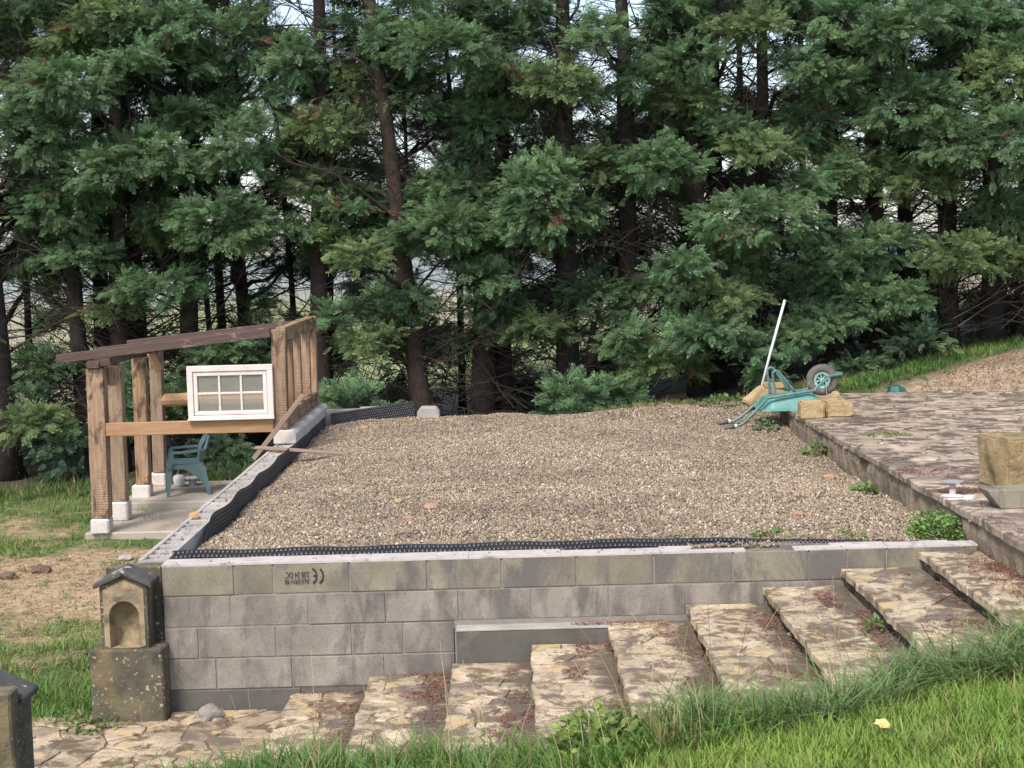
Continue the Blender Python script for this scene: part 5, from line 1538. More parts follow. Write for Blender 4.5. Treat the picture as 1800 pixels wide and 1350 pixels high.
        (6.73,21.14,5.34,0.48,0.36,'y'), (3.28,20.43,3.44,0.88,0.35,'g'), (3.07,21.40,3.11,0.48,0.22,'y'), (3.13,21.55,2.82,0.80,0.32,'g'), (4.92,21.47,3.02,0.96,0.30,'g'), (6.30,21.00,2.86,0.67,0.27,'y'),
        (5.09,21.20,2.34,0.84,0.32,'g'), (2.86,20.50,2.38,0.55,0.20,'y'), (1.19,21.36,2.40,0.53,0.40,'g'), (0.33,21.00,2.00,0.41,0.24,'y'), (2.56,20.34,1.98,0.65,0.24,'g'), (2.21,20.99,1.48,0.68,0.25,'y'),
        (3.88,20.86,1.84,0.36,0.23,'g'), (3.14,20.41,1.81,0.35,0.23,'g'), (-6.57,21.17,1.62,0.57,0.29,'g'), (-6.46,20.44,0.94,0.46,0.23,'y'), (-5.94,20.44,0.62,0.35,0.32,'d'), (-5.96,20.73,0.15,0.37,0.31,'d'),
        (-6.65,21.38,-0.18,0.40,0.21,'d'), (-3.99,21.40,1.77,0.67,0.24,'g'), (-5.25,20.48,1.52,0.32,0.35,'g'), (-5.18,20.43,1.03,0.31,0.28,'g'), (-3.86,20.81,0.48,0.47,0.31,'d'), (-3.91,20.56,0.04,0.54,0.28,'d'),
        (-4.55,21.27,1.16,0.32,0.32,'g'), (-1.91,20.64,1.93,0.40,0.20,'y'), (4.21,21.54,2.52,0.48,0.27,'g'), (2.08,21.46,4.95,0.40,0.24,'g'), (-1.64,20.73,5.81,0.34,0.27,'g'), (-2.80,20.84,5.77,0.35,0.31,'g'),
        (-5.74,22.22,6.34,0.33,0.24,'d'), (-7.09,22.37,6.40,0.41,0.33,'d'), (-3.08,21.03,5.19,0.31,0.26,'g'), (-5.80,20.98,3.18,0.39,0.27,'g'), (-4.21,21.07,4.30,0.31,0.28,'g'), (0.32,21.52,6.09,0.39,0.28,'g'),
        (1.80,20.91,5.36,0.31,0.23,'g'), (4.02,20.80,5.52,0.34,0.26,'g'), (4.25,22.46,4.90,0.38,0.25,'d'), (5.10,20.53,5.83,0.35,0.23,'g'), (6.79,20.62,4.37,0.38,0.46,'g'), (6.95,21.57,3.40,0.40,0.27,'g'),
        (6.58,20.93,4.71,0.39,0.26,'g'), (4.03,20.97,3.85,0.39,0.23,'g'), (2.30,20.22,2.90,0.38,0.23,'g'), (1.57,20.78,1.90,0.31,0.22,'g'), (4.34,21.01,2.05,0.55,0.27,'g'), (0.08,21.62,4.22,0.32,0.24,'d'),
        (-1.52,21.06,3.22,0.31,0.22,'g'), (-4.34,21.09,5.00,0.39,0.23,'g'), (-5.33,20.28,4.29,0.38,0.26,'g'), (1.47,22.35,3.40,0.38,0.22,'d'), (0.88,22.16,3.16,0.33,0.25,'d'), (-2.38,21.15,3.32,0.31,0.20,'y'),
        (5.61,20.79,1.72,0.39,0.22,'d'), (3.50,20.32,1.42,0.38,0.21,'d'), (4.67,20.77,1.36,0.47,0.20,'d')]


def frond_template(seed):
    """flat branched cypress spray along +x made of kite-shaped leaflets; returns verts (n,3) and tip weight."""
    rq = random.Random(seed)
    vs, tw = [], []

    def kite(o, ang, l, w, zc):
        c, s = math.cos(ang), math.sin(ang)
        for u, v, zz in ((0, 0, 0), (0.45, w, 0.05), (1, 0, -0.08), (0.45, -w, 0.05)):
            vs.append((o[0] + (u * c - v * s) * l, o[1] + (u * s + v * c) * l, zc + zz * l))
            tw.append(o[0] + u * c * l)
    for k in range(7):
        t = 0.04 + 0.13 * k
        for sg in (1, -1):
            an = sg * rad(rq.uniform(30, 52)); bl = (0.46 - 0.048 * k) * rq.uniform(.8, 1.15)
            z0 = -0.12 * t * t + rq.uniform(-.05, .05)
            c, s_ = math.cos(an), math.sin(an)
            kite((t + c * bl * .5, s_ * bl * .5), an + rq.uniform(-.2, .2), bl * .6, 0.155, z0 - .03)
            kite((t + c * bl * .2, s_ * bl * .2), an + sg * rad(30), bl * .46, 0.165, z0)
            if k < 6: kite((t + c * bl * .3, s_ * bl * .3), an - sg * rad(35), bl * .46, 0.165, z0 + .02)
    kite((0.0, 0), rq.uniform(-.1, .1), 0.6, 0.06, 0.0)
    kite((0.78, 0), rq.uniform(-.15, .15), 0.26, 0.24, -0.08)
    return np.array(vs), np.clip(np.array(tw), 0, 1)


FT = [frond_template(s) for s in range(5)]
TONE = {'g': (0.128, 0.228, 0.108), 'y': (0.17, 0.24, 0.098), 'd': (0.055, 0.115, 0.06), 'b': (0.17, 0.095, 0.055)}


def unit(v): return v / (np.linalg.norm(v, axis=-1, keepdims=True) + 1e-9)


def pad_fronds(c, a, b, h, n, tone, L=(0.11, 0.21), back=None):
    """fronds of one foliage pad: sub-sprays over an ellipsoid, each radiating outwards."""
    ns = max(4, int(n / 22))
    d = unit(G.normal(size=(ns, 3)) * np.array([1, 1, 0.9]) + np.array([0, -0.35, 0.25]))
    rr_ = G.uniform(0.35, 1.0, (ns, 1)) ** 0.6
    S = np.array(c) + d * rr_ * np.array([a, b, h])
    S[:, 2] -= 0.22 * (np.abs(d[:, 0]) ** 2) * h
    k = G.integers(0, ns, n)
    o = unit(d * np.array([1, 1, 0.7]) + np.array([0, 0, 0.12]))[k]
    p = S[k] + G.normal(size=(n, 3)) * np.array([0.1, 0.1, 0.05])
    f = unit(o + G.normal(size=(n, 3)) * np.array([0.6, 0.6, 0.4]) - np.array([0, 0, 0.22]))
    nrm = unit(np.array([0, -0.3, 0.9]) + o * 0.35 + G.normal(size=(n, 3)) * 0.4)
    nrm = unit(nrm - f * (nrm * f).sum(-1, keepdims=True))
    sd = np.cross(nrm, f)
    ln = G.uniform(*L, n)
    shade = G.uniform(0.72, 1.28, (ns, 1))[k] * G.uniform(0.82, 1.18, (n, 1))
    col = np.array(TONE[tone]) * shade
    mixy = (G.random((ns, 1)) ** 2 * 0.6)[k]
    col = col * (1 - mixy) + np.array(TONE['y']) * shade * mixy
    br = (G.random((ns, 1)) < 0.012)[k] & (G.random((n, 1)) < 0.8)
    col = np.where(br, np.array(TONE['b']) * shade, col)
    return p, f, sd, nrm, ln, col


def frond_proto(k):
    tv, tw = FT[k]
    o = proto('cypress_spray', tv, [tuple(range(i, i + 4)) for i in range(0, len(tv), 4)], MT['foliage'])
    at = o.data.attributes.new('tip', 'FLOAT', 'POINT')
    at.data.foreach_set('value', (0.78 + 0.5 * tw).astype(np.float32))
    return o


SPRAYS = [frond_proto(k) for k in range(len(FT))]


def crown_mesh(name, parts, parent, org):
    p, f, sd, nrm, ln, col = [np.concatenate([q[i] for q in parts]) for i in range(6)]
    rot = np.stack([np.arctan2(sd[:, 2], nrm[:, 2]), -np.arcsin(np.clip(f[:, 2], -1, 1)), np.arctan2(f[:, 1], f[:, 0])], -1)
    return scatter(name, p, rot, np.repeat(ln[:, None], 3, 1), col, SPRAYS, None, parent)


#        where each trunk stands: x, y, radius, lean (dx per m), label
TREES = [(-7.05, 21.0, .22, 0.0, 'thick dark cypress at the very edge of the belt left of the shed'),
         (-6.05, 21.5, .15, -.01, 'cypress with a straight dark trunk left of the shed eaves'),
         (-5.95, 22.2, .15, .0, 'inner stem of the close cypress group behind the shed eaves'),
         (-5.55, 21.3, .15, .01, 'nearest stem of the close cypress group behind the shed eaves'),
         (-5.45, 22.4, .12, .0, 'thinnest stem of the close cypress group behind the shed eaves'),
         (-4.6, 21.6, .17, .01, 'cypress seen through the open shed above the front rail'),
         (-3.85, 22.6, .13, -.01, 'slim cypress standing behind the window of the shed'),
         (-2.66, 21.3, .17, .0, 'dark bare-trunked cypress just beyond the shed high posts'),
         (-1.20, 21.0, .16, -.105, 'leaning cypress with a brown trunk behind the grey cut stone'),
         (-.44, 21.6, .19, .0, 'heavier of two touching trunks in the middle of the belt'),
         (-.12, 21.9, .17, .0, 'slimmer of two touching trunks in the middle of the belt'),
         (.80, 21.4, .19, -.005, 'forked cypress with a side stem branching low to one side'),
         (1.60, 21.6, .17, .0, 'straight cypress behind the middle of the gravel crest'),
         (2.66, 21.5, .17, .0, 'cypress trunk before the white pole, nearer of a close pair'),
         (3.02, 22.0, .16, .01, 'cypress trunk before the white pole, farther of a close pair'),
         (3.68, 22.4, .15, .0, 'cypress rising behind the white pole'),
         (4.58, 21.8, .18, .005, 'cypress rising behind the barrow wheel'),
         (5.35, 22.2, .14, .0, 'slim cypress trunk above the grassy bank, first beyond the barrow'),
         (5.85, 22.8, .14, .0, 'slim cypress trunk above the grassy bank, second beyond the barrow'),
         (6.38, 22.2, .17, .0, 'cypress above the teal tarp scrap on the bank'),
         (6.95, 22.0, .17, .0, 'cypress near the top of the grassy bank'),
         (7.55, 22.4, .17, .0, 'outermost cypress at the top of the grassy bank')]


def limb(tr, a, b, r0, r1, mat, seed, name='limb'):
    a, b = Vector(a), Vector(b); rq = random.Random(seed)
    d = (b - a).length; pts = []
    for k in range(6):
        t = k / 5
        p = a.lerp(b, t); p.z += 0.10 * d * math.sin(math.pi * t) * rq.uniform(-.2, .9)
        if 0 < k < 5: p += Vector((rq.uniform(-1, 1), rq.uniform(-1, 1), rq.uniform(-1, 1))) * 0.03 * d
        pts.append(p)
    return MB().tube(pts, [r0 + (r1 - r0) * k / 5 for k in range(6)], 6).build(name, mat, tr, tuple(a), smooth=True)


def twig_geo(m_, a, d, l, r, rq, depth):
    a = Vector(a); d = Vector(d).normalized(); pts = [a]
    for k in range(3):
        d = (d + Vector((rq.gauss(0, .16), rq.gauss(0, .16), rq.gauss(0, .12) - 0.02))).normalized()
        pts.append(pts[-1] + d * l / 3)
    m_.tube(pts, [r, r * .8, r * .55, r * .3], 3)
    if depth:
        for k in range(rq.randint(2, 4)):
            q = rq.randint(1, 2); t = rq.random()
            s = pts[q].lerp(pts[q + 1], t)
            e = (d + Vector((rq.gauss(0, .6), rq.gauss(0, .6), rq.gauss(0, .4)))).normalized()
            twig_geo(m_, s, e, l * rq.uniform(.3, .6), r * .5, rq, depth - 1)


tx = np.array([t[0] for t in TREES]); ty = np.array([t[1] for t in TREES])
own = {i: [] for i in range(len(TREES))}
for P_ in PADS:
    i = int(np.argmin(np.abs(tx - P_[0]) + 0.25 * np.abs(ty - P_[1])))
    own[i].append(P_)


def build_tree(i, x, y, r, lean, label, pads, group, back=False):
    zb = float(ground_z(x, y)) - 0.1
    name = 'cypress_tree'
    t = empty(name, (x, y, zb), label, 'tree', group)
    rq = random.Random(200 + i)
    H = rq.uniform(9.6, 11.0)
    ph, am = rq.uniform(0, 6), rq.uniform(.03, .09)
    ax = lambda z: (x + lean * (z - zb) + am * math.sin((z - zb) * .55 + ph) - am * math.sin(ph), y + am * math.cos((z - zb) * .5 + ph) - am * math.cos(ph))
    zs = np.linspace(zb, H, 16)
    r *= 0.9
    rs_ = [r * (1.32 if k == 0 else 1.1 if k == 1 else 1) * (1 - 0.78 * ((z - zb) / (H - zb)) ** 1.1) for k, z in enumerate(zs)]
    mt = MT['bark_warm'] if i in (3, 8, 17) else MT['bark']
    tr = MB().tube([(*ax(z), z) for z in zs], rs_, 12).build('trunk', mt, t, (x, y, zb), smooth=True)
    parts = []
    for j, (cx_, cy_, cz_, a, h, tone) in enumerate(pads):
        d = math.hypot(cx_ - x, cy_ - y)
        za = max(zb + 0.5, cz_ - 0.42 * d - 0.05)
        limb(t, (*ax(za), za), (cx_, cy_, cz_ - 0.1), 0.028 + 0.012 * d, 0.012, mt, i * 50 + j)
        n = int((700 if tone != 'd' else 330) * (a * h) / 0.18)
        b_ = min(max(0.6 * a, 0.3), 0.62)
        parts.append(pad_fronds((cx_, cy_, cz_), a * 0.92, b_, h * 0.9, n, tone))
    # crown above the frame and towards the far side
    for k in range(4 if not back else 3):
        z = rq.uniform(7.0, H - 0.2); an = rq.uniform(0, 6.28); d = rq.uniform(.3, 1.0) * (1.2 - (z - 7) / 5)
        parts.append(pad_fronds((ax(z)[0] + d * math.cos(an), ax(z)[1] + d * math.sin(an), z), .7, .6, .4, 70, 'g', (0.3, 0.45)))
    for k in range(3 if not back else 4):
        z = rq.uniform(2.6 + zb, 6.8); an = rq.uniform(.3, 2.84); d = rq.uniform(.4, 0.9)
        if rq.random() < 0.62 or back:
            parts.append(pad_fronds((ax(z)[0] + d * math.cos(an), ax(z)[1] + d * math.sin(an), z), .5, .42, .26, 120, 'd' if rq.random() < .7 else 'g', (0.22, 0.34)))
            limb(t, (*ax(z - .3), z - .3), (ax(z)[0] + d * math.cos(an), ax(z)[1] + d * math.sin(an), z), 0.03, 0.012, mt, 900 + i * 7 + k)
    crown_mesh('crown', parts, t, (x, y, zb))
    # dead inner twigs
    m_ = MB()
    for k in range(110 if not back else 60):
        z = zb + 0.35 + (6.6 - zb) * rq.random() ** 1.35; an = rq.uniform(0, 6.28)
        if rq.random() < .55: an = rq.uniform(-0.9, 0.9) + rq.choice((0, math.pi))
        el = rq.uniform(-.15, .75)
        twig_geo(m_, (*ax(z), z), (math.cos(an), math.sin(an) * .7, el), rq.uniform(.5, 1.6), rq.uniform(.006, .013), rq, 1)
    for k in range(13 if not back else 6):
        z = zb + 0.6 + (5.6 - zb) * rq.random(); an = rq.choice((0, math.pi)) + rq.uniform(-.8, .8)
        twig_geo(m_, (*ax(z), z), (math.cos(an), math.sin(an) * .8, rq.uniform(.45, 1.3)), rq.uniform(1.0, 2.2), rq.uniform(.014, .026), rq, 2)
    o = m_.build('twigs', MT['twig'], t, (x, y, zb)); o['kind'] = 'stuff'
    if i == 11:  # low side stem of the forked tree
        limb(t, (x + .1, y - .05, 1.25), (x + 1.05, y - .2, 2.35), .10, .06, MT['bark'], 5, 'side_stem')
        limb(t, (x + .25, y - .05, 1.45), (x + .5, y - .1, 2.5), .06, .04, MT['bark'], 6, 'side_stem')
    return t


for i, (x, y, r, ln, lab) in enumerate(TREES):
    build_tree(i, x, y, r, ln, lab, own[i], 'front row of the cypress belt')
for k, (x, y, lab) in enumerate([(-8.35, 21.3, 'cypress just past the outermost dark trunk on the shed side of the belt'), (-9.7, 21.6, 'last cypress of the belt on the shed side'),
                                 (8.75, 22.4, 'cypress just past the top of the grassy bank'), (10.1, 22.7, 'last cypress of the belt above the gravel bank')]):
    pads = [(x + R.uniform(-.8, .8), y + R.uniform(-1.0, .6), R.uniform(1.6, 7.0), R.uniform(.45, .8), R.uniform(.22, .34), R.choice('gggyd')) for _ in range(15)]
    build_tree(30 + k, x, y, .17, 0.0, lab, pads, 'front row of the cypress belt')
for k in range(23):
    x = -9.3 + k * 0.84 + R.uniform(-.4, .4); y = R.uniform(23.8, 26.2)
    build_tree(40 + k, x, y, R.uniform(.05, .1), R.uniform(-.03, .03), 'dark slender cypress in the far row of the tree belt', [], 'far row of the cypress belt', back=True)

# tangle of dead brush between the trunks
m_ = MB(); rq = random.Random(77)
for k in range(620):
    x = rq.uniform(-9, 9); y = rq.uniform(20.9, 24.2)
    if x < -3.2 and y < 21.4: continue
    z = float(ground_z(x, y)); d = (rq.gauss(0, .7), rq.gauss(0, .35), rq.uniform(.25, 1.1))
    twig_geo(m_, (x, y, z + rq.uniform(0, .9)), d, rq.uniform(.6, 1.7), rq.uniform(.005, .012), rq, 1)
o = m_.build('dead_brush', MT['twig']); tag(o, 'tangle of dead brown brush filling the gaps between the cypress trunks', kind='stuff')
lows = []
for k in range(26):
    x = rq.uniform(-8, 8); y = rq.uniform(22.2, 24.4); z = float(ground_z(x, y)) + rq.uniform(.2, .8)
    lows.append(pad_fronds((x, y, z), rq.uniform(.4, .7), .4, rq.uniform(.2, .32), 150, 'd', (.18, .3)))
o = crown_mesh('undergrowth', lows, None, (0, 23, .6)); tag(o, 'dark green undergrowth at the foot of the cypress belt', kind='stuff')

far = []
for k in range(120):
    x = rq.uniform(-60, 60); y = rq.choice((75, 110, 150)) + rq.uniform(-6, 6); z = float(ground_z(x, y)) + rq.uniform(.5, 3.0)
    far.append(pad_fronds((x, y, z), rq.uniform(2, 4), 2, rq.uniform(1, 2.2), 60, rq.choice('gyd'), (.9, 1.7)))
o = crown_mesh('far_hedges', far, None, (0, 110, -6)); tag(o, 'far hedges and bushes across the fields behind the trees', kind='stuff')

# low self-sown conifers in front of the belt
for k, (x, y, z, a, h, lab) in enumerate([(-2.1, 20.0, 1.12, .42, .24, 'low bushy young conifer behind the far membrane'), (.80, 20.2, 1.10, .36, .26, 'low bushy young conifer at the gravel crest beneath the forked cypress'),
                                          (1.35, 20.6, 1.1, .3, .2, 'small dark young conifer beside the crest bush')]):
    t = empty('young_conifer', (x, y, 0.55), lab, 'shrub')
    MB().tube([(x, y, 0.5), (x + .02, y, z - .1), (x, y, z + .15)], [.03, .02, .008], 6).build('stem', MT['bark'], t)
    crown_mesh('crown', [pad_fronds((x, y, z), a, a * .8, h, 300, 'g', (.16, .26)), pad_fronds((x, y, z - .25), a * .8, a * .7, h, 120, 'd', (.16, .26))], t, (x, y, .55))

# ------------------------------------------------------------------ plants
def leaf_clump(name, loc, rx, rz, n, ls, col, label, cat='plant', group=None, flat=0.5):
    d = unit(G.normal(size=(n, 3)) * np.array([1, 1, 0.7]) + np.array([0, 0, 0.45]))
    d[:, 2] = np.abs(d[:, 2])
    rr_ = G.uniform(0.25, 1, (n, 1)) ** .5
    p = np.array(loc) + d * rr_ * np.array([rx, rx, rz])
    f = unit(d * np.array([1, 1, flat]) + G.normal(size=(n, 3)) * 0.45)
    nr = unit(np.array([0, -.2, 1.0]) + G.normal(size=(n, 3)) * 0.4); nr = unit(nr - f * (nr * f).sum(-1, keepdims=True)); sd = np.cross(nr, f)
    l = ls * G.uniform(.6, 1.3, (n, 1))
    V_ = np.stack([p, p + f * l * .35 + sd * l * .3 + nr * l * .06, p + f * l * .75 + sd * l * .24, p + f * l - nr * l * .1, p + f * l * .75 - sd * l * .24, p + f * l * .35 - sd * l * .3 + nr * l * .06], 1)
    c = np.array(col) * G.uniform(.7, 1.35, (n, 1)) * np.array([1, 1, 1]) + G.uniform(0, .03, (n, 1)) * np.array([1, .6, 0])
    C_ = np.repeat(c[:, None], 6, 1)
    b = np.arange(n)[:, None] * 6
    F_ = np.concatenate([b + np.array([0, 1, 2, 3]), b + np.array([0, 3, 4, 5])])
    o = big_mesh(name, V_.reshape(-1, 3), F_, MT['leaf'], C_.reshape(-1, 3), None, loc)
    return tag(o, label, cat, group)


gzf = lambda x, y: float(gravel_z(x, y))
WC = (0.10, 0.2, 0.045)
leaf_clump('weed_plant', (2.86, 10.28, 1.07), .19, .21, 900, .034, (0.13, .25, .06), 'dense bright green weed in the gravel corner below the terrace edge')
leaf_clump('weed_plant', (2.87, 12.35, 1.05), .11, .09, 110, .05, (0.11, 0.2, 0.05), 'smaller green weed halfway along the terrace edge')
leaf_clump('weed_plant', (2.9, 14.6, 1.06), .14, .13, 110, .05, (0.1, 0.17, 0.055), 'straggly weed under the terrace edge nearer the barrow')
leaf_clump('weed_plant', (2.72, 16.35, 1.08), .14, .13, 120, .05, (0.09, 0.16, 0.06), 'pale weed growing beneath the barrow tray')
leaf_clump('weed_plant', (2.55, 18.3, 1.17), .3, .14, 220, .05, (0.09, 0.17, 0.05), 'weedy greens at the foot of the white pole')
leaf_clump('weed_plant', (1.75, 10.3, 1.11), .14, .06, 90, .035, (0.13, 0.2, 0.06), 'thin green seedlings in the gravel by the front wall, middle patch')
leaf_clump('weed_plant', (1.15, 10.32, 1.11), .11, .045, 50, .03, (0.15, 0.19, 0.07), 'thin green seedlings in the gravel by the front wall, patch nearest the spilt gravel')
leaf_clump('weed_plant', (2.25, 10.22, 1.11), .15, .05, 80, .03, (0.13, 0.19, 0.06), 'thin green seedlings in the gravel by the front wall, patch before the bright weed')
leaf_clump('weed_plant', (2.05, 8.62, .89), .05, .06, 40, .035, WC, 'little weed rooted in a stair riser')
leaf_clump('weed_plant', (1.66, 8.9, .79), .04, .05, 30, .03, WC, 'tiny weed in a crack lower down the stairs')
leaf_clump('moss_patch', (-1.95, 14.5, 0.99), .12, .03, 120, .025, (0.2, 0.19, 0.04), 'yellow green moss patch in the gravel below the fallen plank', 'moss')
leaf_clump('moss_patch', (3.5, 14.3, 1.285), .2, .02, 160, .025, (0.13, 0.17, 0.05), 'mossy green patch on the terrace flags before the stone pair', 'moss')
leaf_clump('bush', (0.37, 7.02, 0.71), .25, .24, 620, .05, (0.17, 0.25, 0.055), 'pale green leafy clump in the long grass by the lower stairs', 'bush')
leaf_clump('ivy_patch', (-2.75, 9.62, .12), .22, .07, 160, .04, (0.09, 0.16, 0.04), 'creeping green leaves round the foot of the niche pillar', 'plant')

# ------------------------------------------------------------------ grass
def grass_scatter(name, n, xr, yr, zf, protos, smin, smax, cols, label, keep=None, yaw=None):
    x, y = G.uniform(*xr, n), G.uniform(*yr, n)
    if keep is not None:
        k = G.random(n) < keep(x, y); x, y = x[k], y[k]
    n = len(x)
    s = G.uniform(smin, smax, n)
    rot = np.stack([G.normal(0, .12, n), G.normal(0, .12, n), G.uniform(0, 6.28, n) if yaw is None else G.normal(yaw, .7, n)], -1)
    ca, cb = np.array(cols[0]), np.array(cols[1])
    t = np.clip(fbm(x, y, 1.3, 30) * 1.5 - .25 + G.normal(0, .22, n), 0, 1)[:, None]
    c = (ca * (1 - t) + cb * t) * G.uniform(.8, 1.2, (n, 1))
    dry = (G.random(n) < 0.1)[:, None]
    c = np.where(dry, np.array([.3, .24, .11]) * G.uniform(.7, 1.2, (n, 1)), c)
    return scatter(name, np.stack([x, y, zf(x, y)], -1), rot, np.stack([s, s, s], -1), c, protos, label)


grass_scatter('left_lawn_grass', 17000, (-8.5, -2.56), (9.75, 19.2), lambda x, y: ground_z(x, y), SHORT + MEDIUM[:1], .5, 1.1, ((.14, .235, .05), (.23, .3, .085)),
              'short patchy lawn grass on the slope beside the side wall', keep=lambda x, y: np.clip(1.0 - 0.9 * bare_mask(x, y), 0, 1) * (0.35 + 0.65 * sst(.3, .55, fbm(x, y, 1.1, 33))))
grass_scatter('pillar_foot_grass', 900, (-4.6, -2.76), (9.72, 10.6), lambda x, y: ground_z(x, y), MEDIUM, .7, 1.3, ((.1, .2, .04), (.16, .26, .055)),
              'taller grass growing round the foot of the niche pillar')
grass_scatter('lawn_grass', 36000, (-3.6, 3.6), (4.6, 7.95), near_z, SHORT + MEDIUM[:2], .5, .95, ((.15, .275, .04), (.25, .36, .07)), 'bright mown lawn grass in front of the stairs', keep=lambda x, y: y < edge_of_lawn(x) + .02)
grass_scatter('verge_grass', 2600, (-3.4, 1.2), (6.6, 8.05), near_z, MEDIUM, .8, 1.7, ((.095, .195, .04), (.17, .27, .06)), 'uncut grass along the lower edge of the stairs', keep=lambda x, y: (y < edge_of_lawn(x) + .05) * (y > edge_of_lawn(x) - .55))
edge_y = lambda x: edge_of_lawn(x) - .04 + 0.12 * np.sin(x * 3.1) + 0.1 * np.sin(x * 7.3 + 1)
grass_scatter('tussock_grass', 2000, (0.2, 3.7), (6.5, 7.5), near_z, LONG, .34, .66, ((.1, .2, .055), (.2, .29, .11)), 'long arching tussock grass overhanging the upper stairs',
              keep=lambda x, y: (np.abs(y - edge_y(x) + 0.12) < 0.17 + 0.12 * fbm(x, y, 2, 40)) * (0.35 + .65 * sst(.35, .5, fbm(x, y, 1.7, 41))) * (np.abs(x - .37) > .26))
grass_scatter('tussock_grass', 300, (-3.2, 0.6), (7.2, 7.95), near_z, LONG, .35, .7, ((.1, .19, .05), (.17, .25, .08)), 'loose longer grass along the path and lower stairs', keep=lambda x, y: (y < edge_of_lawn(x) + .02) * (y > edge_of_lawn(x) - .5))
grass_scatter('bank_grass', 6500, (3.2, 9.5), (18.7, 22.3), lambda x, y: ground_z(x, y), MEDIUM + SHORT, .7, 1.3, ((.085, .18, .04), (.15, .25, .06)), 'rough green grass on the bank under the trees',
              keep=lambda x, y: np.exp(-((y - (18.75 + 0.62 * np.clip(x - 3.6, 0, 20) + .45)) / .55) ** 2))
grass_scatter('crest_grass', 260, (1.0, 3.2), (18.4, 19.1), lambda x, y: gravel_z(x, y) + .02, SHORT, .8, 1.5, ((.14, .18, .05), (.2, .2, .08)), 'thin yellowish grass on the crest of the gravel')
grass_scatter('wall_foot_grass', 420, (-8, -2.6), (18.6, 20.2), lambda x, y: ground_z(x, y), MEDIUM, .8, 1.6, ((.06, .12, .03), (.1, .17, .04)), 'rough grass at the foot of the trees beyond the lawn')

# dry stalks
m_ = MB(); rr = random.Random(8)
for k in range(85):
    x = rr.uniform(-3.0, 1.6) if k < 70 else rr.uniform(1.6, 3.2); y = float(edge_of_lawn(x)) - rr.uniform(0, .5); z = float(near_z(x, y)); h = rr.uniform(.2, .75) * (1 if k < 70 else .5)
    lx, ly = rr.gauss(0, .28), rr.gauss(0, .18)
    pts = [(x + lx * h * t * t, y + ly * h * t * t, z + h * t * (1 - .25 * t * abs(lx))) for t in (0, .25, .5, .75, 1)]
    m_.tube(pts, [.0022, .002, .0017, .0013, .0008], 3)
MT['straw'] = plain_mat('dry_straw', (0.42, 0.33, 0.19), 0.8, 0.35, 5)
o = m_.build('dry_stalks', MT['straw']); tag(o, 'thin dry grass stalks standing in front of the lower stairs', kind='stuff')

# straw and hay scraps on the bare earth
def flecks(name, zones, mat_cols, label, L=(0.005, 0.014), W=(0.0015, 0.004), matn='litter'):
    V_, C_ = [], []
    for (x, y, rx, ry, zf, n, rz) in zones:
        th = G.uniform(0, 6.28, n); q = np.sqrt(G.random(n))
        px, py = x + rx * q * np.cos(th), y + ry * q * np.sin(th)
        pz = (zf(px, py) if callable(zf) else np.full(n, zf)) + G.uniform(.004, .012, n)
        a = G.uniform(0, 6.28, n); l = G.uniform(*L, n); w = G.uniform(*W, n)
        dx, dy = np.cos(a), np.sin(a); tl = G.normal(0, .25, n)
        c = np.stack([px, py, pz], -1)
        u = np.stack([dx, dy, tl], -1) * l[:, None]; v = np.stack([-dy, dx, G.normal(0, .3, n)], -1) * w[:, None]
        V_.append(np.stack([c - u - v * .3, c - v, c + u, c + v], 1).reshape(-1, 3))
        cc_ = np.array(mat_cols)[G.integers(0, len(mat_cols), n)] * G.uniform(.7, 1.3, (n, 1))
        C_.append(np.repeat(cc_[:, None], 4, 1).reshape(-1, 3))
    V_ = np.concatenate(V_); C_ = np.concatenate(C_)
    o = big_mesh(name, V_, np.arange(len(V_)).reshape(-1, 4), MT[matn], C_)
    return tag(o, label, kind='stuff')


z_ = []
for i, z in enumerate(SZ):
    for _ in range(9):
        z_.append((SX[i + 1] - abs(R.gauss(.06, .1)), R.uniform(7.2, 9.75), R.uniform(.04, .14), R.uniform(.08, .3), z + .002, R.randint(80, 320), 0))
    z_.append((SX[i] + .25, 8.5, .25, 1.2, z + .002, 160, 0))
    if i >= 5: z_.append((SX[i] + .3, R.uniform(8.0, 9.6), .2, .25, z + .002, 160, 0))
z_ += [(.5, 9.80, .16, .04, .664, 260, 0), (.75, 9.8, .12, .06, .662, 200, 0), (2.92, 8.9, .14, .7, SZ[8] + .002, 1300, 0), (3.25, 10.95, .18, .12, TZ + .003, 1300, 0), (3.3, 11.9, .3, .3, TZ + .003, 1200, 0),
       (3.75, 15.4, .4, .15, TZ + .003, 350, 0), (3.12, 9.5, .08, .5, TZ + .003, 260, 0), (3.2, 14.7, .15, .3, TZ + .003, 200, 0), (-1.2, 9.83, .25, .03, .237, 200, 0), (-.6, 9.83, .25, .03, .342, 150, 0)]
flecks('leaf_litter', z_, [(.24, .095, .07), (.17, .07, .058), (.28, .14, .085), (.13, .06, .05)], 'reddish brown needle litter gathered on the steps and terrace')
flecks('hay_scraps', [(-5.2, 13.6, 2.6, 1.9, lambda x, y: ground_z(x, y), 6000, 0), (-4.2, 11.3, 1.4, .28, lambda x, y: ground_z(x, y), 900, 0), (-4.3, 14.7, 1.6, .4, lambda x, y: ground_z(x, y), 500, 0), (-5.5, 17.3, 1.5, .8, lambda x, y: ground_z(x, y), 400, 0)],
       [(.36, .25, .14), (.22, .13, .07), (.45, .34, .2), (.14, .085, .05), (.3, .25, .12)], 'dry cut grass and straw scraps strewn over the bare earth', (.02, .06), (.002, .005))
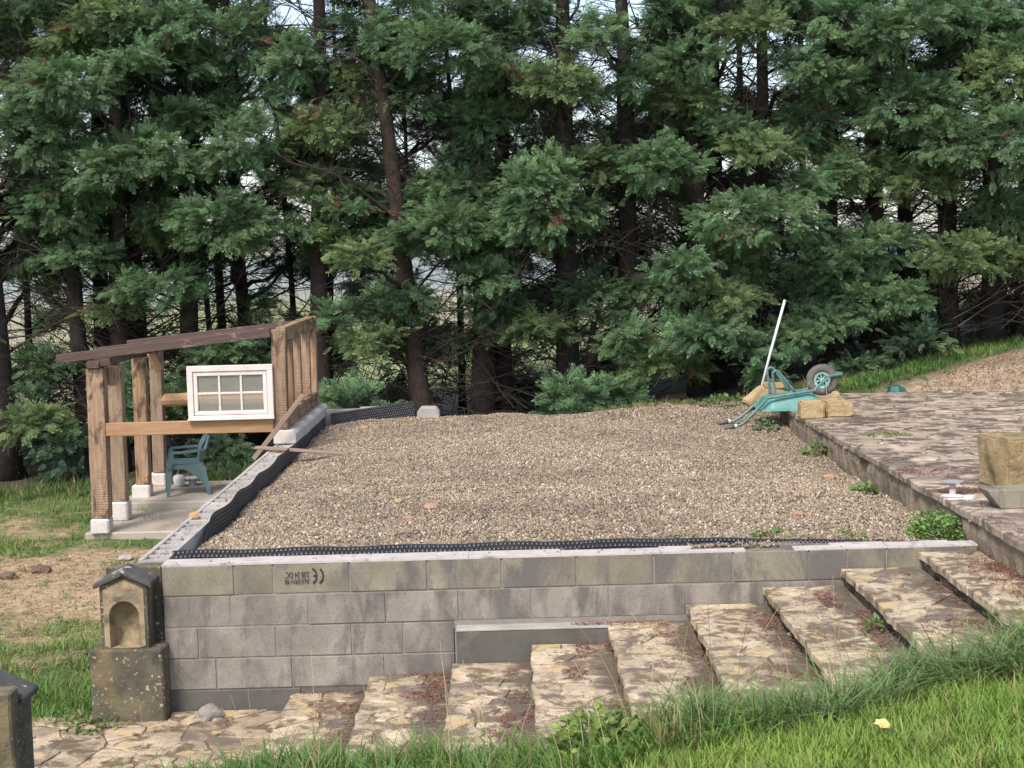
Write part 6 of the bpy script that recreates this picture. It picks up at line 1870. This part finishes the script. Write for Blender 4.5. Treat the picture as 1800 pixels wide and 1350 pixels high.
flecks('needle_scraps', [(0.3, 14.0, 2.5, 4.0, gravel_z, 900, 0), (0.5, 18.2, 2.2, .5, gravel_z, 1200, 0), (-2.0, 14, .25, 3, gravel_z, 300, 0)], [(.3, .2, .11), (.22, .12, .06), (.36, .27, .15)], 'dry needles and straw scattered over the gravel', (.012, .035), (.002, .004))
scatter_gravel('gravel', 60000, 3.3, 9.5, 18.25, 22, ground_z, 0.005, 0.016, 'brown gravel and pebbles on the bank behind the terrace', bank_keep, (.78, .68, .58))
scatter_gravel('gravel', 9000, -8.0, -2.6, 10.5, 18.5, ground_z, 0.004, 0.014, 'small stones strewn over the bare sandy earth', lambda x, y: bare_mask(x, y) > 0.5)
# spilt gravel on the wall top
def on_wall(x, y): return np.full_like(np.asarray(x, float), WT + .004)
scatter_gravel('gravel', 260, 1.15, 1.75, Y0 + .1, Y0 + .26, on_wall, .008, .016, 'spilt gravel lying over the top of the front block wall')

# fallen leaves
def leaf_obj(loc, s, col, label, seed):
    rq = random.Random(seed); n = 11; pts = []
    for k in range(n):
        a = 2 * math.pi * k / n; r_ = s * (1 if k % 2 == 0 else .78) * rq.uniform(.75, 1.15)
        pts.append((r_ * math.cos(a), r_ * math.sin(a) * .8, .35 * s * math.sin(a * 2 + seed) * .5))
    m_ = MB(); m_.v = pts + [(0, 0, .004)] + [(p[0], p[1], p[2] - .0012) for p in pts] + [(0, 0, .0028)]
    for k in range(n):
        m_.f += [(k, (k + 1) % n, n), (n + 1 + (k + 1) % n, n + 1 + k, 2 * n + 1), (k, n + 1 + k, n + 1 + (k + 1) % n, (k + 1) % n)]
    o = mesh_obj('fallen_leaf', m_.v, m_.f, plain_mat('leaf_colour', col, .6, .2, 30), None, (0, 0, 0))
    M = Matrix.Translation(loc) @ Euler((rad(42 + seed * 3), rad(8), seed)).to_matrix().to_4x4()
    o.matrix_basis = M; WM[o.name] = M
    tag(o, label, 'leaf')


nz = lambda x, y, d: (x, y, float(near_z(x, y)) + d)
leaf_obj(nz(1.49, 6.15, .08), .034, (.62, .52, .2), 'large pale yellow fallen leaf alone on the mown lawn', 0)
leaf_obj(nz(2.2, 6.95, .12), .035, (.3, .2, .12), 'brown curled fallen leaf in front of the tussocks', 1)
leaf_obj(nz(2.235, 6.96, .115), .03, (.36, .25, .15), 'lighter brown leaf overlapping the brown curled one', 2)
leaf_obj(nz(2.05, 7.0, .14), .026, (.6, .48, .1), 'small yellow leaf caught in the tussock grass', 3)
leaf_obj((-3.95, 11.2, float(ground_z(-3.95, 11.2)) + .05), .035, (.68, .52, .16), 'yellow fallen leaf in the grass left of the niche pillar', 4)
leaf_obj((-4.35, 11.1, float(ground_z(-4.35, 11.1)) + .05), .035, (.6, .55, .25), 'pale fallen leaf farther out on the side lawn', 5)
leaf_obj((-2.50, 11.72, WT + .012), .05, (.42, .24, .11), 'orange brown fallen leaf on top of the hollow side wall', 6)
